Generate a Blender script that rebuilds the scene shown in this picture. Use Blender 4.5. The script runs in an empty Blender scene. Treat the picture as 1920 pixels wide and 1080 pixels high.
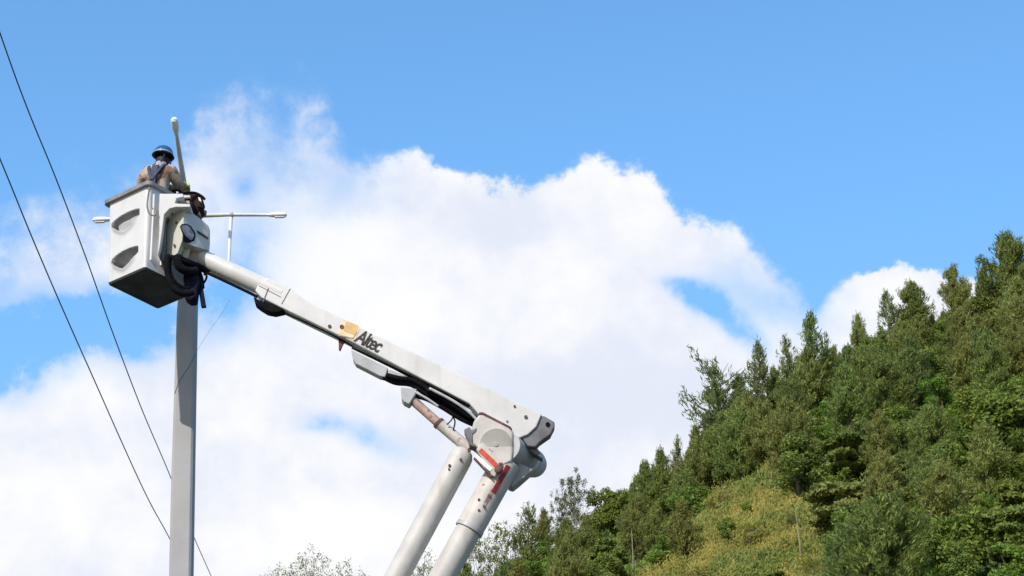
import bpy, bmesh, math, random
import numpy as np
from mathutils import Vector, Matrix, noise
R = math.radians
scene = bpy.context.scene
col = scene.collection

# ------------------------------------------------------------------ camera
PITCH = R(22.0); F = 4000.0
CAM = Vector((0, 0, 1.6))
cd = bpy.data.cameras.new('camera'); cd.sensor_width = 36; cd.lens = 36*F/1920
cd.clip_start = 0.5; cd.clip_end = 9000
co = bpy.data.objects.new('camera', cd); col.objects.link(co)
co.location = CAM; co.rotation_euler = (R(90)+PITCH, 0, 0); scene.camera = co
RT, FW, UP = Vector((1,0,0)), Vector((0,math.cos(PITCH),math.sin(PITCH))), Vector((0,-math.sin(PITCH),math.cos(PITCH)))
def P(px, py, y):
    d = FW + RT*((px-960)/F) - UP*((py-540)/F)
    return CAM + d*(y/d.y)
def proj(p):
    q = Vector(p)-CAM; w = q.dot(FW)
    if w <= 0.1: return (-9999, -9999)
    return (960+F*q.dot(RT)/w, 540-F*q.dot(UP)/w)

# ------------------------------------------------------------------ sun
SUN_EL, SUN_DIR = 41.0, Vector((-0.50, -0.87, 0)).normalized()
sv = Vector((SUN_DIR.x*math.cos(R(SUN_EL)), SUN_DIR.y*math.cos(R(SUN_EL)), math.sin(R(SUN_EL))))
sl = bpy.data.lights.new('sun', 'SUN'); sl.energy = 3.1; sl.angle = R(0.5); sl.color = (1, 0.935, 0.86)
so = bpy.data.objects.new('sun', sl); col.objects.link(so)
so.rotation_euler = sv.to_track_quat('Z', 'Y').to_euler()

# ------------------------------------------------------------------ view
vs = scene.view_settings; vs.view_transform = 'Standard'; vs.look = 'None'; vs.exposure = 0.48; vs.gamma = 1
scene.render.engine = 'CYCLES'
scene.cycles.max_bounces = 6; scene.cycles.transparent_max_bounces = 4
scene.cycles.diffuse_bounces = 3

# ------------------------------------------------------------------ node expression helper
class N:
    def __init__(s, t, sock): s.t, s.s = t, sock
    def _m(s, op, *o, clamp=False):
        n = s.t.nodes.new('ShaderNodeMath'); n.operation = op; n.use_clamp = clamp
        for i, a in enumerate((s,)+o):
            if isinstance(a, N): s.t.links.new(a.s, n.inputs[i])
            else: n.inputs[i].default_value = a
        return N(s.t, n.outputs[0])
    def __add__(s, o): return s._m('ADD', o)
    __radd__ = __add__
    def __mul__(s, o): return s._m('MULTIPLY', o)
    __rmul__ = __mul__
    def __sub__(s, o): return s._m('SUBTRACT', o)
    def __rsub__(s, o): return (s*-1)+o
    def __truediv__(s, o): return s._m('DIVIDE', o)
    def exp(s): return s._m('EXPONENT')
    def abs(s): return s._m('ABSOLUTE')
    def mx(s, o): return s._m('MAXIMUM', o)
    def mn(s, o): return s._m('MINIMUM', o)
    def clamp(s): return s._m('ADD', 0.0, clamp=True)
    def smooth(s, a, b, lo=0.0, hi=1.0):
        n = s.t.nodes.new('ShaderNodeMapRange'); n.interpolation_type = 'SMOOTHSTEP'
        for i, v in enumerate((s, a, b, lo, hi)):
            if isinstance(v, N): s.t.links.new(v.s, n.inputs[i])
            else: n.inputs[i].default_value = v
        return N(s.t, n.outputs[0])

# ------------------------------------------------------------------ sky
def make_sky():
    w = bpy.data.worlds.new('World'); scene.world = w; w.use_nodes = True
    t = w.node_tree; t.nodes.clear(); nn = t.nodes.new; L = t.links.new
    out = nn('ShaderNodeOutputWorld')
    sky = nn('ShaderNodeTexSky'); sky.sky_type = 'NISHITA'; sky.sun_disc = False
    sky.sun_elevation = R(SUN_EL); sky.sun_rotation = math.atan2(SUN_DIR.x, SUN_DIR.y)
    sky.air_density = 1.0; sky.dust_density = 0.6; sky.ozone_density = 1.6
    tint = nn('ShaderNodeMix'); tint.data_type = 'RGBA'; tint.blend_type = 'MULTIPLY'; tint.inputs[0].default_value = 1
    L(sky.outputs[0], tint.inputs[6]); tint.inputs[7].default_value = (0.98, 1.50, 1.74, 1)
    bg1 = nn('ShaderNodeBackground'); bg1.inputs[1].default_value = 0.108; 
    bw = nn('ShaderNodeRGBToBW'); L(sky.outputs[0], bw.inputs[0])
    glare = N(t, bw.outputs[0]).smooth(2.0, 4.5)       # towards the sun the sky turns from blue to milky white
    tm = nn('ShaderNodeMix'); tm.data_type = 'RGBA'; L(glare.s, tm.inputs[0]); tm.inputs[6].default_value = (0.98, 1.50, 1.74, 1); tm.inputs[7].default_value = (0.95, 0.80, 0.66, 1)
    L(tm.outputs[2], tint.inputs[7]); L(tint.outputs[2], bg1.inputs[0])
    tc = nn('ShaderNodeTexCoord')
    rot = nn('ShaderNodeVectorRotate'); rot.rotation_type = 'X_AXIS'; rot.inputs['Angle'].default_value = -PITCH
    L(tc.outputs['Generated'], rot.inputs['Vector'])
    sp = nn('ShaderNodeSeparateXYZ'); L(rot.outputs[0], sp.inputs[0])
    X, Y, Z = (N(t, sp.outputs[i]) for i in range(3))
    den = (Y+1.0).mx(0.02)
    u0 = X*80.0/den + 9.6            # a flat chart of the sky's directions, 1 unit = 1.43 degrees
    v0 = Z*-80.0/den + 5.4
    def vec(a, b, c=0.0):
        n = nn('ShaderNodeCombineXYZ'); 
        for i, v in enumerate((a, b, c)):
            if isinstance(v, N): L(v.s, n.inputs[i])
            else: n.inputs[i].default_value = v
        return n.outputs[0]
    def fbm(a, b, scale, det=5, rough=0.55, off=0.0, dist=0.0):
        n = nn('ShaderNodeTexNoise'); n.noise_dimensions = '3D'
        n.inputs['Scale'].default_value = scale; n.inputs['Detail'].default_value = det
        n.inputs['Roughness'].default_value = rough; n.inputs['Distortion'].default_value = dist
        L(vec(a, b, off), n.inputs['Vector'])
        return N(t, n.outputs[0]) - 0.5
    wx = fbm(u0, v0, 0.45, 4, 0.55, 3.1); wy = fbm(u0, v0, 0.45, 4, 0.55, 9.7)
    u = u0 + wx*0.9; v = v0 + wy*0.9
    def curve(pts, x, lo, hi, smooth=True):   # piecewise function of x; pts in (x, y), x 0..19.2
        c = nn('ShaderNodeFloatCurve'); m = c.mapping; m.extend = 'HORIZONTAL'
        cv = m.curves[0]
        q = [((px+40)/100, (py-lo)/(hi-lo)) for px, py in pts]
        cv.points[0].location = q[0]; cv.points[1].location = q[-1]
        for a in q[1:-1]: cv.points.new(*a)
        for p in cv.points: p.handle_type = 'AUTO' if smooth else 'VECTOR'
        m.update()
        L(((x+40.0)/100.0).s, c.inputs['Value'])
        return N(t, c.outputs[0])*(hi-lo) + lo
    edge = curve([(-30,2.2),(-12,3.6),(-4,3.2),(0,3.3),(1,2.7),(2,2.8),(2.9,2.8),(3.3,2.2),(3.7,1.3),(4.3,0.95),(5.1,1.2),(5.8,1.0),(6.15,1.6),(6.6,2.3),(7.2,2.75),
                  (7.65,2.7),(8.1,2.95),(8.8,3.25),(9.7,3.3),(10.4,3.2),(10.8,2.85),(11.2,2.75),(11.6,2.98),(12.0,3.0),(12.4,3.5),(12.9,3.92),(13.6,4.0),(14.3,4.4),(15,4.7),(15.6,4.98),
                  (16.1,4.92),(16.7,4.8),(17.4,4.98),(18,5.25),(19.2,5.0),(24,4.2),(32,5.5),(50,4)], u, 0, 8)
    soft = curve([(-30,2),(0,2.6),(2,2.6),(3.2,1.9),(5.0,2.0),(6.2,1.6),(7.2,0.75),(7.9,0.4),(10,0.4),(11.5,0.42),(13.6,0.5),(14.5,0.9),(15.4,1.1),(16,0.25),(19.2,0.3),(30,1.2),(50,1.0)], u, 0, 4)
    fine = fbm(u0, v0, 1.1, 7, 0.62, 1.3)
    fine2 = fbm(u0, v0, 2.6, 6, 0.6, 5.3)
    fine3 = fbm(u0, v0, 6.0, 4, 0.6, 15.3)
    d = (v - edge + fine*(soft*0.75+0.35) + fine2*0.55 + fine3*0.09)/soft
    def g(cx, cy, rx, ry, ang=0.0):
        ca, sa = math.cos(R(ang)), math.sin(R(ang))
        a = ((u-cx/100)*ca + (v-cy/100)*sa)/(rx/100)
        b = ((v-cy/100)*ca - (u-cx/100)*sa)/(ry/100)
        return (a*a + b*b)*-1.0
    def G(w, *a): return g(*a).exp()*w
    A = d.smooth(0.0, 1.0)
    hole = (G(1.35, 90, 610, 190, 72, -3) + G(1.0, 40, 700, 60, 50) + G(1.0, 265, 615, 90, 62, 0) + G(0.95, 430, 560, 75, 55, -35)
          + G(0.5, 690, 815, 110, 28, 14) + G(0.35, 600, 800, 40, 22) + G(0.85, 1285, 565, 60, 26, 25) + G(0.75, 1385, 620, 65, 25, 36) + G(0.3, 1340, 560, 90, 40, 20)
          + G(0.75, 1530, 545, 20, 50, 8) + G(0.30, 1440, 560, 110, 45, 20) + G(0.45, 460, 345, 34, 40) + G(0.42, 490, 450, 70, 70)
          + G(0.2, 40, 445, 60, 25) + G(0.12, 180, 360, 150, 45) + G(0.25, 480, 270, 130, 70) + G(0.25, 30, 360, 70, 30)
          + G(0.3, 640, 340, 60, 60) + G(0.25, 1500, 470, 100, 40) + G(0.35, 1860, 500, 60, 40))
    holen = hole*(1.0 + fine*2.2 + fine2*1.2)
    win = ((u0-9.6).abs().smooth(14.0, 22.0, 1.0, 0.0))*((v0-5.4).abs().smooth(9.0, 15.0, 1.0, 0.0))
    far = fbm(u0, v0, 0.16, 6, 0.55, 21.0).smooth(-0.13, 0.03)      # unseen cloud round the rest of the sky, thickened for whiter ambient light
    holen = holen*win + (1.0-far)*(1.0-win)*1.1
    inframe = A*(1.0 - win) + A*win
    A = (inframe - holen + (fine2*0.8+fine3*0.2)*A*(1.0-A)*2.0).smooth(0.0, 1.0)
    veil = (G(0.40, 500, 250, 200, 110) + G(0.08, 130, 420, 230, 90) + G(0.42, 1450, 555, 120, 75, 20) + G(0.25, 420, 440, 120, 90) + G(0.18, 640, 330, 130, 80) + G(0.35, 40, 520, 120, 50) + G(0.2, 430, 600, 90, 60))
    veil = (veil*(1.0 - fine*2.4 - fine2*1.2)).mn(0.8).mx(0.0)*win
    A = A*(1.0 - veil)
    # light and shade of the clouds themselves
    br = fbm(u, v, 0.42, 5, 0.5, 40.0)*1.5 + fine*0.75 + fine2*0.35 + 0.55
    br = br + (G(0.5, 650, 460, 150, 70) + G(0.35, 690, 590, 330, 80, 10) + G(0.4, 1640, 560, 120, 50) + G(0.3, 80, 900, 120, 60) + G(0.35, 560, 1000, 300, 70)
             + G(0.3, 1120, 310, 90, 40) + G(0.25, 800, 310, 80, 40)
             + G(-0.35, 960, 420, 220, 60, 8) + G(-0.45, 1120, 720, 260, 110, 8) + G(-0.3, 560, 300, 170, 90) + G(-0.25, 200, 830, 200, 60) + G(-0.2, 1500, 520, 120, 70)
             + G(-0.2, 700, 900, 160, 40))*win
    B = br.smooth(0.1, 0.95)
    mixc = nn('ShaderNodeMix'); mixc.data_type = 'RGBA'; L(B.s, mixc.inputs[0])
    mixc.inputs[6].default_value = (0.575, 0.615, 0.705, 1); mixc.inputs[7].default_value = (0.74, 0.74, 0.75, 1)
    bg2 = nn('ShaderNodeBackground'); bg2.inputs[1].default_value = 0.97; L(mixc.outputs[2], bg2.inputs[0])
    ms = nn('ShaderNodeMixShader'); L(A.s, ms.inputs[0]); L(bg1.outputs[0], ms.inputs[1]); L(bg2.outputs[0], ms.inputs[2])
    L(ms.outputs[0], out.inputs[0])
    w.cycles.sampling_method = 'MANUAL'; w.cycles.sample_map_resolution = 512
make_sky()

# ------------------------------------------------------------------ materials
def mat(name, rgb, rough=0.5, metal=0.0, var=0.12, scale=6.0, rust=0.0, streak=0.0, bump=0.0, spec=0.5, coords='Object', dirt=(0.16,0.14,0.11)):
    m = bpy.data.materials.new(name); m.use_nodes = True; t = m.node_tree; b = t.nodes['Principled BSDF']
    b.inputs['Roughness'].default_value = rough; b.inputs['Metallic'].default_value = metal
    b.inputs['Specular IOR Level'].default_value = spec
    tc = t.nodes.new('ShaderNodeTexCoord')
    def nz(sc, det=5, off=0, stretch=None):
        n = t.nodes.new('ShaderNodeTexNoise'); n.inputs['Scale'].default_value = sc; n.inputs['Detail'].default_value = det
        mp = t.nodes.new('ShaderNodeMapping'); mp.inputs['Location'].default_value = (off, off*.7, off*1.3)
        if stretch: mp.inputs['Scale'].default_value = stretch
        t.links.new(tc.outputs[coords], mp.inputs[0]); t.links.new(mp.outputs[0], n.inputs['Vector'])
        return N(t, n.outputs[0])
    def mixc(f, a, c):
        n = t.nodes.new('ShaderNodeMix'); n.data_type = 'RGBA'
        if isinstance(f, N): t.links.new(f.s, n.inputs[0])
        else: n.inputs[0].default_value = f
        for i, v in ((6, a), (7, c)):
            if isinstance(v, tuple): n.inputs[i].default_value = (*v, 1)
            else: t.links.new(v, n.inputs[i])
        return n.outputs[2]
    lo = tuple(c*(1-var) for c in rgb); hi = tuple(min(1, c*(1+var)) for c in rgb)
    c = mixc(nz(scale).smooth(0.3, 0.7), lo, hi)
    if streak:
        c = mixc((nz(3, 6, 5, (3, 3, 0.35)).smooth(0.5, 0.8))*streak, c, dirt)
    if rust:
        c = mixc(nz(7, 6, 9).smooth(0.70-rust*0.12, 0.73-rust*0.10)*0.85, c, (0.16, 0.075, 0.04))
        c = mixc(nz(2.2, 5, 13).smooth(0.5, 0.85)*rust*0.6, c, (0.42, 0.27, 0.20))
    t.links.new(c, b.inputs['Base Color'])
    if bump:
        bn = t.nodes.new('ShaderNodeBump'); bn.inputs['Strength'].default_value = bump; bn.inputs['Distance'].default_value = 0.01
        t.links.new(nz(scale*6).s, bn.inputs['Height']); t.links.new(bn.outputs[0], b.inputs['Normal'])
    return m
def leafmat(name, rgb, rgb2, trans=0.42, var=0.5, nscale=0.9, wts=(0.4, 0.35, 0.35)):
    m = bpy.data.materials.new(name); m.use_nodes = True; t = m.node_tree; b = t.nodes['Principled BSDF']
    b.inputs['Roughness'].default_value = 0.55; b.inputs['Specular IOR Level'].default_value = 0.25
    oi = t.nodes.new('ShaderNodeObjectInfo'); geo = t.nodes.new('ShaderNodeNewGeometry')
    n1 = t.nodes.new('ShaderNodeTexNoise'); n1.inputs['Scale'].default_value = nscale; n1.inputs['Detail'].default_value = 3
    t.links.new(geo.outputs['Position'], n1.inputs['Vector'])
    isl = N(t, geo.outputs['Random Per Island']); rnd = N(t, oi.outputs['Random'])
    f = (N(t, n1.outputs[0]).smooth(0.35, 0.65)*wts[0] + isl*wts[1] + rnd*wts[2])
    mx = t.nodes.new('ShaderNodeMix'); mx.data_type = 'RGBA'; t.links.new(f.clamp().s, mx.inputs[0])
    mx.inputs[6].default_value = (*rgb, 1); mx.inputs[7].default_value = (*rgb2, 1)
    hsv = t.nodes.new('ShaderNodeHueSaturation'); t.links.new(mx.outputs[2], hsv.inputs['Color'])
    t.links.new((rnd*0.04+0.48).s, hsv.inputs['Hue']); t.links.new((isl*var+ (1-var/2)).s, hsv.inputs['Value'])
    t.links.new(hsv.outputs[0], b.inputs['Base Color'])
    tr = t.nodes.new('ShaderNodeBsdfTranslucent'); t.links.new(hsv.outputs[0], tr.inputs[0])
    ms = t.nodes.new('ShaderNodeMixShader'); ms.inputs[0].default_value = trans
    out = t.nodes['Material Output']
    t.links.new(b.outputs[0], ms.inputs[1]); t.links.new(tr.outputs[0], ms.inputs[2]); t.links.new(ms.outputs[0], out.inputs[0])
    return m
M = dict(
    white=mat('boom_white_paint', (0.63,0.625,0.62), 0.5, var=0.07, scale=3.5, streak=0.45, bump=0.08, dirt=(0.45,0.42,0.38)),
    worn=mat('worn_white_paint', (0.54,0.51,0.48), 0.55, var=0.12, scale=5, rust=0.42, streak=0.6, bump=0.15, dirt=(0.36,0.30,0.26)),
    worn2=mat('chalky_warm_white', (0.52,0.50,0.475), 0.55, var=0.09, scale=4, streak=0.6, bump=0.12, dirt=(0.36,0.31,0.27)),
    bucket=mat('bucket_fibreglass', (0.64,0.645,0.65), 0.42, var=0.05, scale=4, streak=0.35, bump=0.06, dirt=(0.44,0.44,0.43)),
    cream=mat('cream_cover_paint', (0.57,0.56,0.51), 0.45, var=0.05, scale=5, streak=0.2, dirt=(0.42,0.38,0.33)),
    pocket=mat('step_recess_shade', (0.20,0.20,0.205), 0.6, var=0.06, scale=8),  # darker grey than the bucket, painting in the shade of the step recesses
    rim=mat('rim_grey', (0.24,0.235,0.25), 0.6, var=0.2, scale=9),  # one grey over the whole rim and the hook line
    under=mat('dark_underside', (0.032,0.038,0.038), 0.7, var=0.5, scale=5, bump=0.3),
    black=mat('black_rubber_hose', (0.007,0.007,0.010), 0.9, var=0.4, scale=12, spec=0.12),
    gearb=mat('dark_brown_gear', (0.035,0.017,0.018), 0.85, spec=0.2, var=0.5, scale=12, bump=0.4),
    navy=mat('navy_canvas', (0.010,0.012,0.028), 0.9, spec=0.15, var=0.4, scale=15, bump=0.4),
    brown=mat('rusty_brown_steel', (0.11,0.05,0.04), 0.7, var=0.5, scale=14, bump=0.4),
    rusty=mat('rusty_pink_cylinder', (0.46,0.33,0.28), 0.5, var=0.25, scale=8, rust=0.9),
    grey=mat('grey_cast_steel', (0.13,0.13,0.145), 0.5, var=0.25, scale=8, metal=0.2),
    mid=mat('mid_grey_paint', (0.42,0.43,0.45), 0.4, var=0.12, scale=6, streak=0.2),
    mid2=mat('dull_grey_housing', (0.33,0.335,0.34), 0.45, var=0.15, scale=6, streak=0.4, bump=0.1),
    red=mat('red_reflective_tape', (0.58,0.07,0.035), 0.4, var=0.15, scale=20),
    dred=mat('faded_dark_red_tape', (0.24,0.02,0.018), 0.5, var=0.35, scale=14),
    ink=mat('black_lettering', (0.01,0.01,0.01), 0.5, var=0.2),
    amber=mat('amber_logo_print', (0.70,0.46,0.17), 0.5, var=0.15, scale=9, streak=0.3),
    pale=mat('pale_logo_print', (0.80,0.62,0.40), 0.5, var=0.15, scale=9),
    concrete=mat('weathered_concrete', (0.37,0.37,0.375), 0.85, var=0.07, scale=1.6, streak=0.22, bump=0.25, dirt=(0.22,0.21,0.21)),
    galv=mat('galvanised_arm', (0.62,0.62,0.60), 0.5, metal=0.1, var=0.12, scale=8),
    lampw=mat('white_lamp_housing', (0.92,0.92,0.92), 0.3, var=0.02),
    rodw=mat('white_rod_paint', (0.9,0.9,0.9), 0.35, var=0.02),
    yellow=mat('yellow_tape', (0.52,0.52,0.12), 0.7, var=0.3, scale=20),
    wire=mat('blue_black_cable', (0.035,0.085,0.125), 0.5, var=0.2),
    wire2=mat('grey_rope', (0.5,0.5,0.52), 0.8, var=0.2),
    skin=mat('near_black_head', (0.012,0.011,0.012), 0.7, var=0.3, scale=20),  # near-black base colour for head and body
    shirt=mat('tan_work_shirt', (0.40,0.32,0.26), 0.9, var=0.3, scale=11, bump=0.6, rust=1.35),
    snood=mat('lilac_grey_neck_cloth', (0.34,0.32,0.36), 0.9, var=0.1, scale=20),
    harness=mat('slate_blue_harness', (0.035,0.045,0.085), 0.75, var=0.25, scale=20),
    helmet=mat('blue_hard_hat', (0.022,0.095,0.23), 0.16, var=0.1, scale=5),
    helmdk=mat('dark_blue_hat_edge', (0.008,0.02,0.05), 0.35, var=0.2),
    trousers=mat('dark_trousers', (0.03,0.035,0.05), 0.9, var=0.3, scale=10),
    glove=mat('yellow_green_gloves', (0.42,0.44,0.16), 0.75, var=0.25, scale=18),
    glass=mat('smoky_lens', (0.22,0.22,0.23), 0.2, var=0.5, scale=14),
    tyre=mat('tyre_rubber', (0.02,0.02,0.02), 0.8, var=0.2),
    bark=mat('grey_brown_bark', (0.13,0.105,0.08), 0.9, var=0.35, scale=3, bump=0.5),
    palebark=mat('pale_bark', (0.27,0.25,0.19), 0.9, var=0.25, scale=3),
    pine=leafmat('pine_needles', (0.095,0.153,0.037), (0.275,0.330,0.079)),
    pine2=leafmat('olive_pine_needles', (0.138,0.178,0.045), (0.330,0.349,0.091)),
    pine3=leafmat('blue_green_needles', (0.091,0.147,0.045), (0.228,0.285,0.079)),
    leaf=leafmat('dark_broad_leaves', (0.078,0.143,0.024), (0.265,0.330,0.055)),
    bright=leafmat('bright_green_leaves', (0.108,0.199,0.026), (0.240,0.351,0.055)),
    airy=leafmat('pale_airy_leaves', (0.105,0.130,0.050), (0.230,0.260,0.110)),
    tuft=leafmat('clearing_tufts', (0.115,0.165,0.035), (0.250,0.285,0.070), 0.35, 0.25, 0.4, (0.7, 0.2, 0.1)),
    palel=leafmat('sparse_pale_leaves', (0.16,0.21,0.09), (0.32,0.36,0.18)),
    gold=leafmat('golden_brush', (0.200,0.240,0.048), (0.490,0.445,0.110), 0.42, 0.25, 0.3, (0.85, 0.12, 0.10)),
    under_g=leafmat('undergrowth_leaves', (0.082,0.147,0.027), (0.265,0.322,0.068)),
)

def opal(m):
    t = m.node_tree; b = t.nodes['Principled BSDF']; tr = t.nodes.new('ShaderNodeBsdfTranslucent'); tr.inputs[0].default_value = (0.95,0.95,0.95,1)
    ms = t.nodes.new('ShaderNodeMixShader'); ms.inputs[0].default_value = 0.5
    t.links.new(b.outputs[0], ms.inputs[1]); t.links.new(tr.outputs[0], ms.inputs[2]); t.links.new(ms.outputs[0], t.nodes['Material Output'].inputs[0])
# ------------------------------------------------------------------ object helpers
ORG = {}
def newobj(name, me, parent=None, material=None, smooth=False):
    o = bpy.data.objects.new(name, me); col.objects.link(o)
    if parent is not None:
        o.parent = parent; ORG[o.name] = ORG[parent.name]
    else: ORG[o.name] = Vector((0,0,0))
    if material is not None: me.materials.append(M[material] if isinstance(material, str) else material)
    if smooth and hasattr(me, 'polygons'):
        me.polygons.foreach_set('use_smooth', [True]*len(me.polygons))
    return o
def empty(name, loc, label, cat, group=None):
    o = bpy.data.objects.new(name, None); col.objects.link(o); o.location = loc; ORG[o.name] = Vector(loc)
    o.empty_display_size = 0.3
    return tag(o, label, cat, group)
def tag(o, label, cat, group=None, kind=None):
    if label: o['label'] = label
    if cat: o['category'] = cat
    if group: o['group'] = group
    if kind: o['kind'] = kind
    return o
class MB:
    def __init__(s): s.v = []; s.f = []
    def add(s, vs, fs):
        n = len(s.v); s.v += [Vector(v) for v in vs]; s.f += [tuple(i+n for i in f) for f in fs]; return s
    def prism(s, poly, y0, y1):           # outline given as sight-line points on the upright plane y0, carried straight back to y1
        n = len(poly); a = [P(px, py, y0) for px, py in poly]; b = [Vector((p.x, y1, p.z)) for p in a]
        area = sum(a[i].x*a[(i+1)%n].z - a[(i+1)%n].x*a[i].z for i in range(n))
        fs = [tuple(range(n)), tuple(range(2*n-1, n-1, -1))] + [(i, n+i, n+(i+1)%n, (i+1)%n) for i in range(n)]
        if area < 0: fs = [tuple(reversed(f)) for f in fs]
        # the front face must look towards -y
        return s.add(a+b, fs)
    def tube(s, pts, r, seg=14, cap=True):
        pts = [Vector(p) for p in pts]; n = len(pts)
        rr = list(r) if isinstance(r, (list, tuple)) else [r]*n
        tang = [(pts[min(i+1,n-1)]-pts[max(i-1,0)]).normalized() for i in range(n)]
        ref = Vector((0,0,1)) if abs(tang[0].z) < 0.9 else Vector((0,1,0))
        a = tang[0].cross(ref).normalized(); vs = []
        for i in range(n):
            a = (a - tang[i]*a.dot(tang[i])).normalized(); b = tang[i].cross(a)
            for k in range(seg):
                th = 2*math.pi*k/seg; vs.append(pts[i] + (a*math.cos(th)+b*math.sin(th))*rr[i])
        fs = [(i*seg+k, i*seg+(k+1)%seg, (i+1)*seg+(k+1)%seg, (i+1)*seg+k) for i in range(n-1) for k in range(seg)]
        if cap: fs += [tuple(reversed(range(seg))), tuple(range((n-1)*seg, n*seg))]
        return s.add(vs, fs)
    def box(s, c, h, rot=None):
        c = Vector(c); vs = []
        for x in (-1,1):
            for y in (-1,1):
                for z in (-1,1):
                    d = Vector((x*h[0], y*h[1], z*h[2]))
                    vs.append(c + (rot @ d if rot else d))
        return s.add(vs, [(0,1,3,2),(4,6,7,5),(0,4,5,1),(2,3,7,6),(0,2,6,4),(1,5,7,3)])
    def ball(s, c, r, seg=16, rings=10, sc=(1,1,1), rot=None):
        c = Vector(c); vs = []; fs = []
        for i in range(rings+1):
            ph = math.pi*i/rings
            for k in range(seg):
                th = 2*math.pi*k/seg
                d = Vector((math.sin(ph)*math.cos(th)*r*sc[0], math.sin(ph)*math.sin(th)*r*sc[1], math.cos(ph)*r*sc[2]))
                vs.append(c + (rot @ d if rot else d))
        fs = [(i*seg+k, (i+1)*seg+k, (i+1)*seg+(k+1)%seg, i*seg+(k+1)%seg) for i in range(rings) for k in range(seg)]
        return s.add(vs, fs)
    def build(s, name, material, parent=None, smooth=False, bevel=0.0, seg=2, auto=None):
        off = ORG[parent.name] if parent is not None else Vector((0,0,0))
        me = bpy.data.meshes.new(name); me.from_pydata([tuple(v-off) for v in s.v], [], s.f); me.update()
        bm = bmesh.new(); bm.from_mesh(me); bmesh.ops.delete(bm, geom=[v for v in bm.verts if not v.link_faces], context='VERTS'); bmesh.ops.remove_doubles(bm, verts=bm.verts, dist=1e-5)
        bmesh.ops.recalc_face_normals(bm, faces=bm.faces); bm.to_mesh(me); bm.free()
        o = newobj(name, me, parent, material, smooth or auto is not None)
        if auto is not None: me.set_sharp_from_angle(angle=R(auto))
        if bevel:
            bv = o.modifiers.new('bevel', 'BEVEL'); bv.width = bevel; bv.segments = seg; bv.limit_method = 'ANGLE'; bv.angle_limit = R(35)
        return o
def smoothpath(pts, n=8):
    pts = [Vector(p) for p in pts]; out = []
    for i in range(len(pts)-1):
        p0, p1, p2, p3 = pts[max(i-1,0)], pts[i], pts[i+1], pts[min(i+2,len(pts)-1)]
        for k in range(n):
            t = k/n
            out.append(0.5*((2*p1)+(p2-p0)*t+(2*p0-5*p1+4*p2-p3)*t*t+(3*p1-p0-3*p2+p3)*t**3))
    out.append(pts[-1]); return out
PX = 0.00575      # metres per photograph pixel at the boom
def hose(mb, pts, rpx, y=None, n=7, seg=10):
    q = [P(p[0], p[1], p[2] if len(p) > 2 else y) for p in pts]
    return mb.tube(smoothpath(q, n), rpx*PX, seg)

# ------------------------------------------------------------------ terrain
def curve1(pts):
    xs, ys = zip(*pts)
    return lambda x: float(np.interp(x, xs, ys))
# skyline of the bare ground, as (bearing in degrees, elevation in degrees)
def pxel(px, py):
    d = P(px, py, 100)-CAM; return (math.degrees(math.atan2(d.x, d.y)), math.degrees(math.atan2(d.z, math.hypot(d.x, d.y))))
GROUND = [(-100,2400),(250,1800),(400,1300),(520,1215),(700,1215),(800,1200),(860,1150),(900,1120),(1000,1050),(1100,1000),(1200,960),(1280,900),(1350,850),(1450,775),(1550,725),(1650,660),(1750,640),(1850,600),(1920,570),(2100,520),(2400,480),(3000,600),(4500,1000)]
_g = [pxel(a, b) for a, b in GROUND]
_gx = [a for a, b in _g]; _gy = [b for a, b in _g]
_gx += [60, 80]; _gy += [6, 0]
R0, R1 = 62.0, 200.0
def ground_z(x, y):
    r = math.hypot(x, y); az = math.degrees(math.atan2(x, y))
    el = float(np.interp(az, _gx, _gy, left=0.0, right=0.0)) if az > _gx[0] else 0.0
    H = 1.6 + R1*math.tan(R(max(el, 0.0))) if el > 0.3 else 0.0
    t = (r-R0)/(R1-R0)
    if t <= 0: return 0.0
    if t <= 1: s = t*t*(1.55-0.55*t)/1.0 if t < 0 else (t**1.12)
    else: s = max(0.0, 1-(t-1)*0.42)
    nz = noise.noise(Vector((x*.045, y*.045, 0)))*2.2 + noise.noise(Vector((x*.15, y*.15, 5)))*0.7
    fade = min(1.0, t*3)*min(1.0, max(0.0, 1-abs(t-1)*0.0))*min(1, H/15)
    return H*s + nz*fade*(1 if t < 0.9 else max(0.15, 1-(t-0.9)*6 if t < 1.05 else 0.15))
def make_terrain():
    azs = np.concatenate([np.arange(-180, -14, 6), np.arange(-14, 30, 0.35), np.arange(30, 180, 6)])
    rs = np.concatenate([[0.01], np.arange(6, 60, 9), np.arange(60, 270, 3.0), np.geomspace(275, 4000, 30)])
    vs = []
    for r in rs:
        for a in azs:
            x, y = r*math.sin(R(a)), r*math.cos(R(a)); vs.append((x, y, ground_z(x, y)))
    na = len(azs)
    fs = [(i*na+k, i*na+(k+1)%na, (i+1)*na+(k+1)%na, (i+1)*na+k) for i in range(len(rs)-1) for k in range(na)]
    me = bpy.data.meshes.new('ground'); me.from_pydata(vs, [], [f[::-1] for f in fs]); me.update()
    m = mat('hillside_soil', (0.055,0.065,0.025), 0.95, var=0.45, scale=0.25, streak=0.4, dirt=(0.10,0.085,0.03), coords='Object')
    o = newobj('ground', me, None, m, True); o['kind'] = 'structure'
    # the road the truck stands on
    mb = MB(); c = Vector((-3, 21.3, 0))
    mb.add([(-400, 17.6, 0.012), (400, 17.6, 0.012), (400, 26, 0.012), (-400, 26, 0.012)], [(0,1,2,3)])
    o = mb.build('road', mat('asphalt', (0.06,0.06,0.06), 0.9, var=0.2, scale=3, bump=0.3)); o['kind'] = 'structure'
make_terrain()

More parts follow.
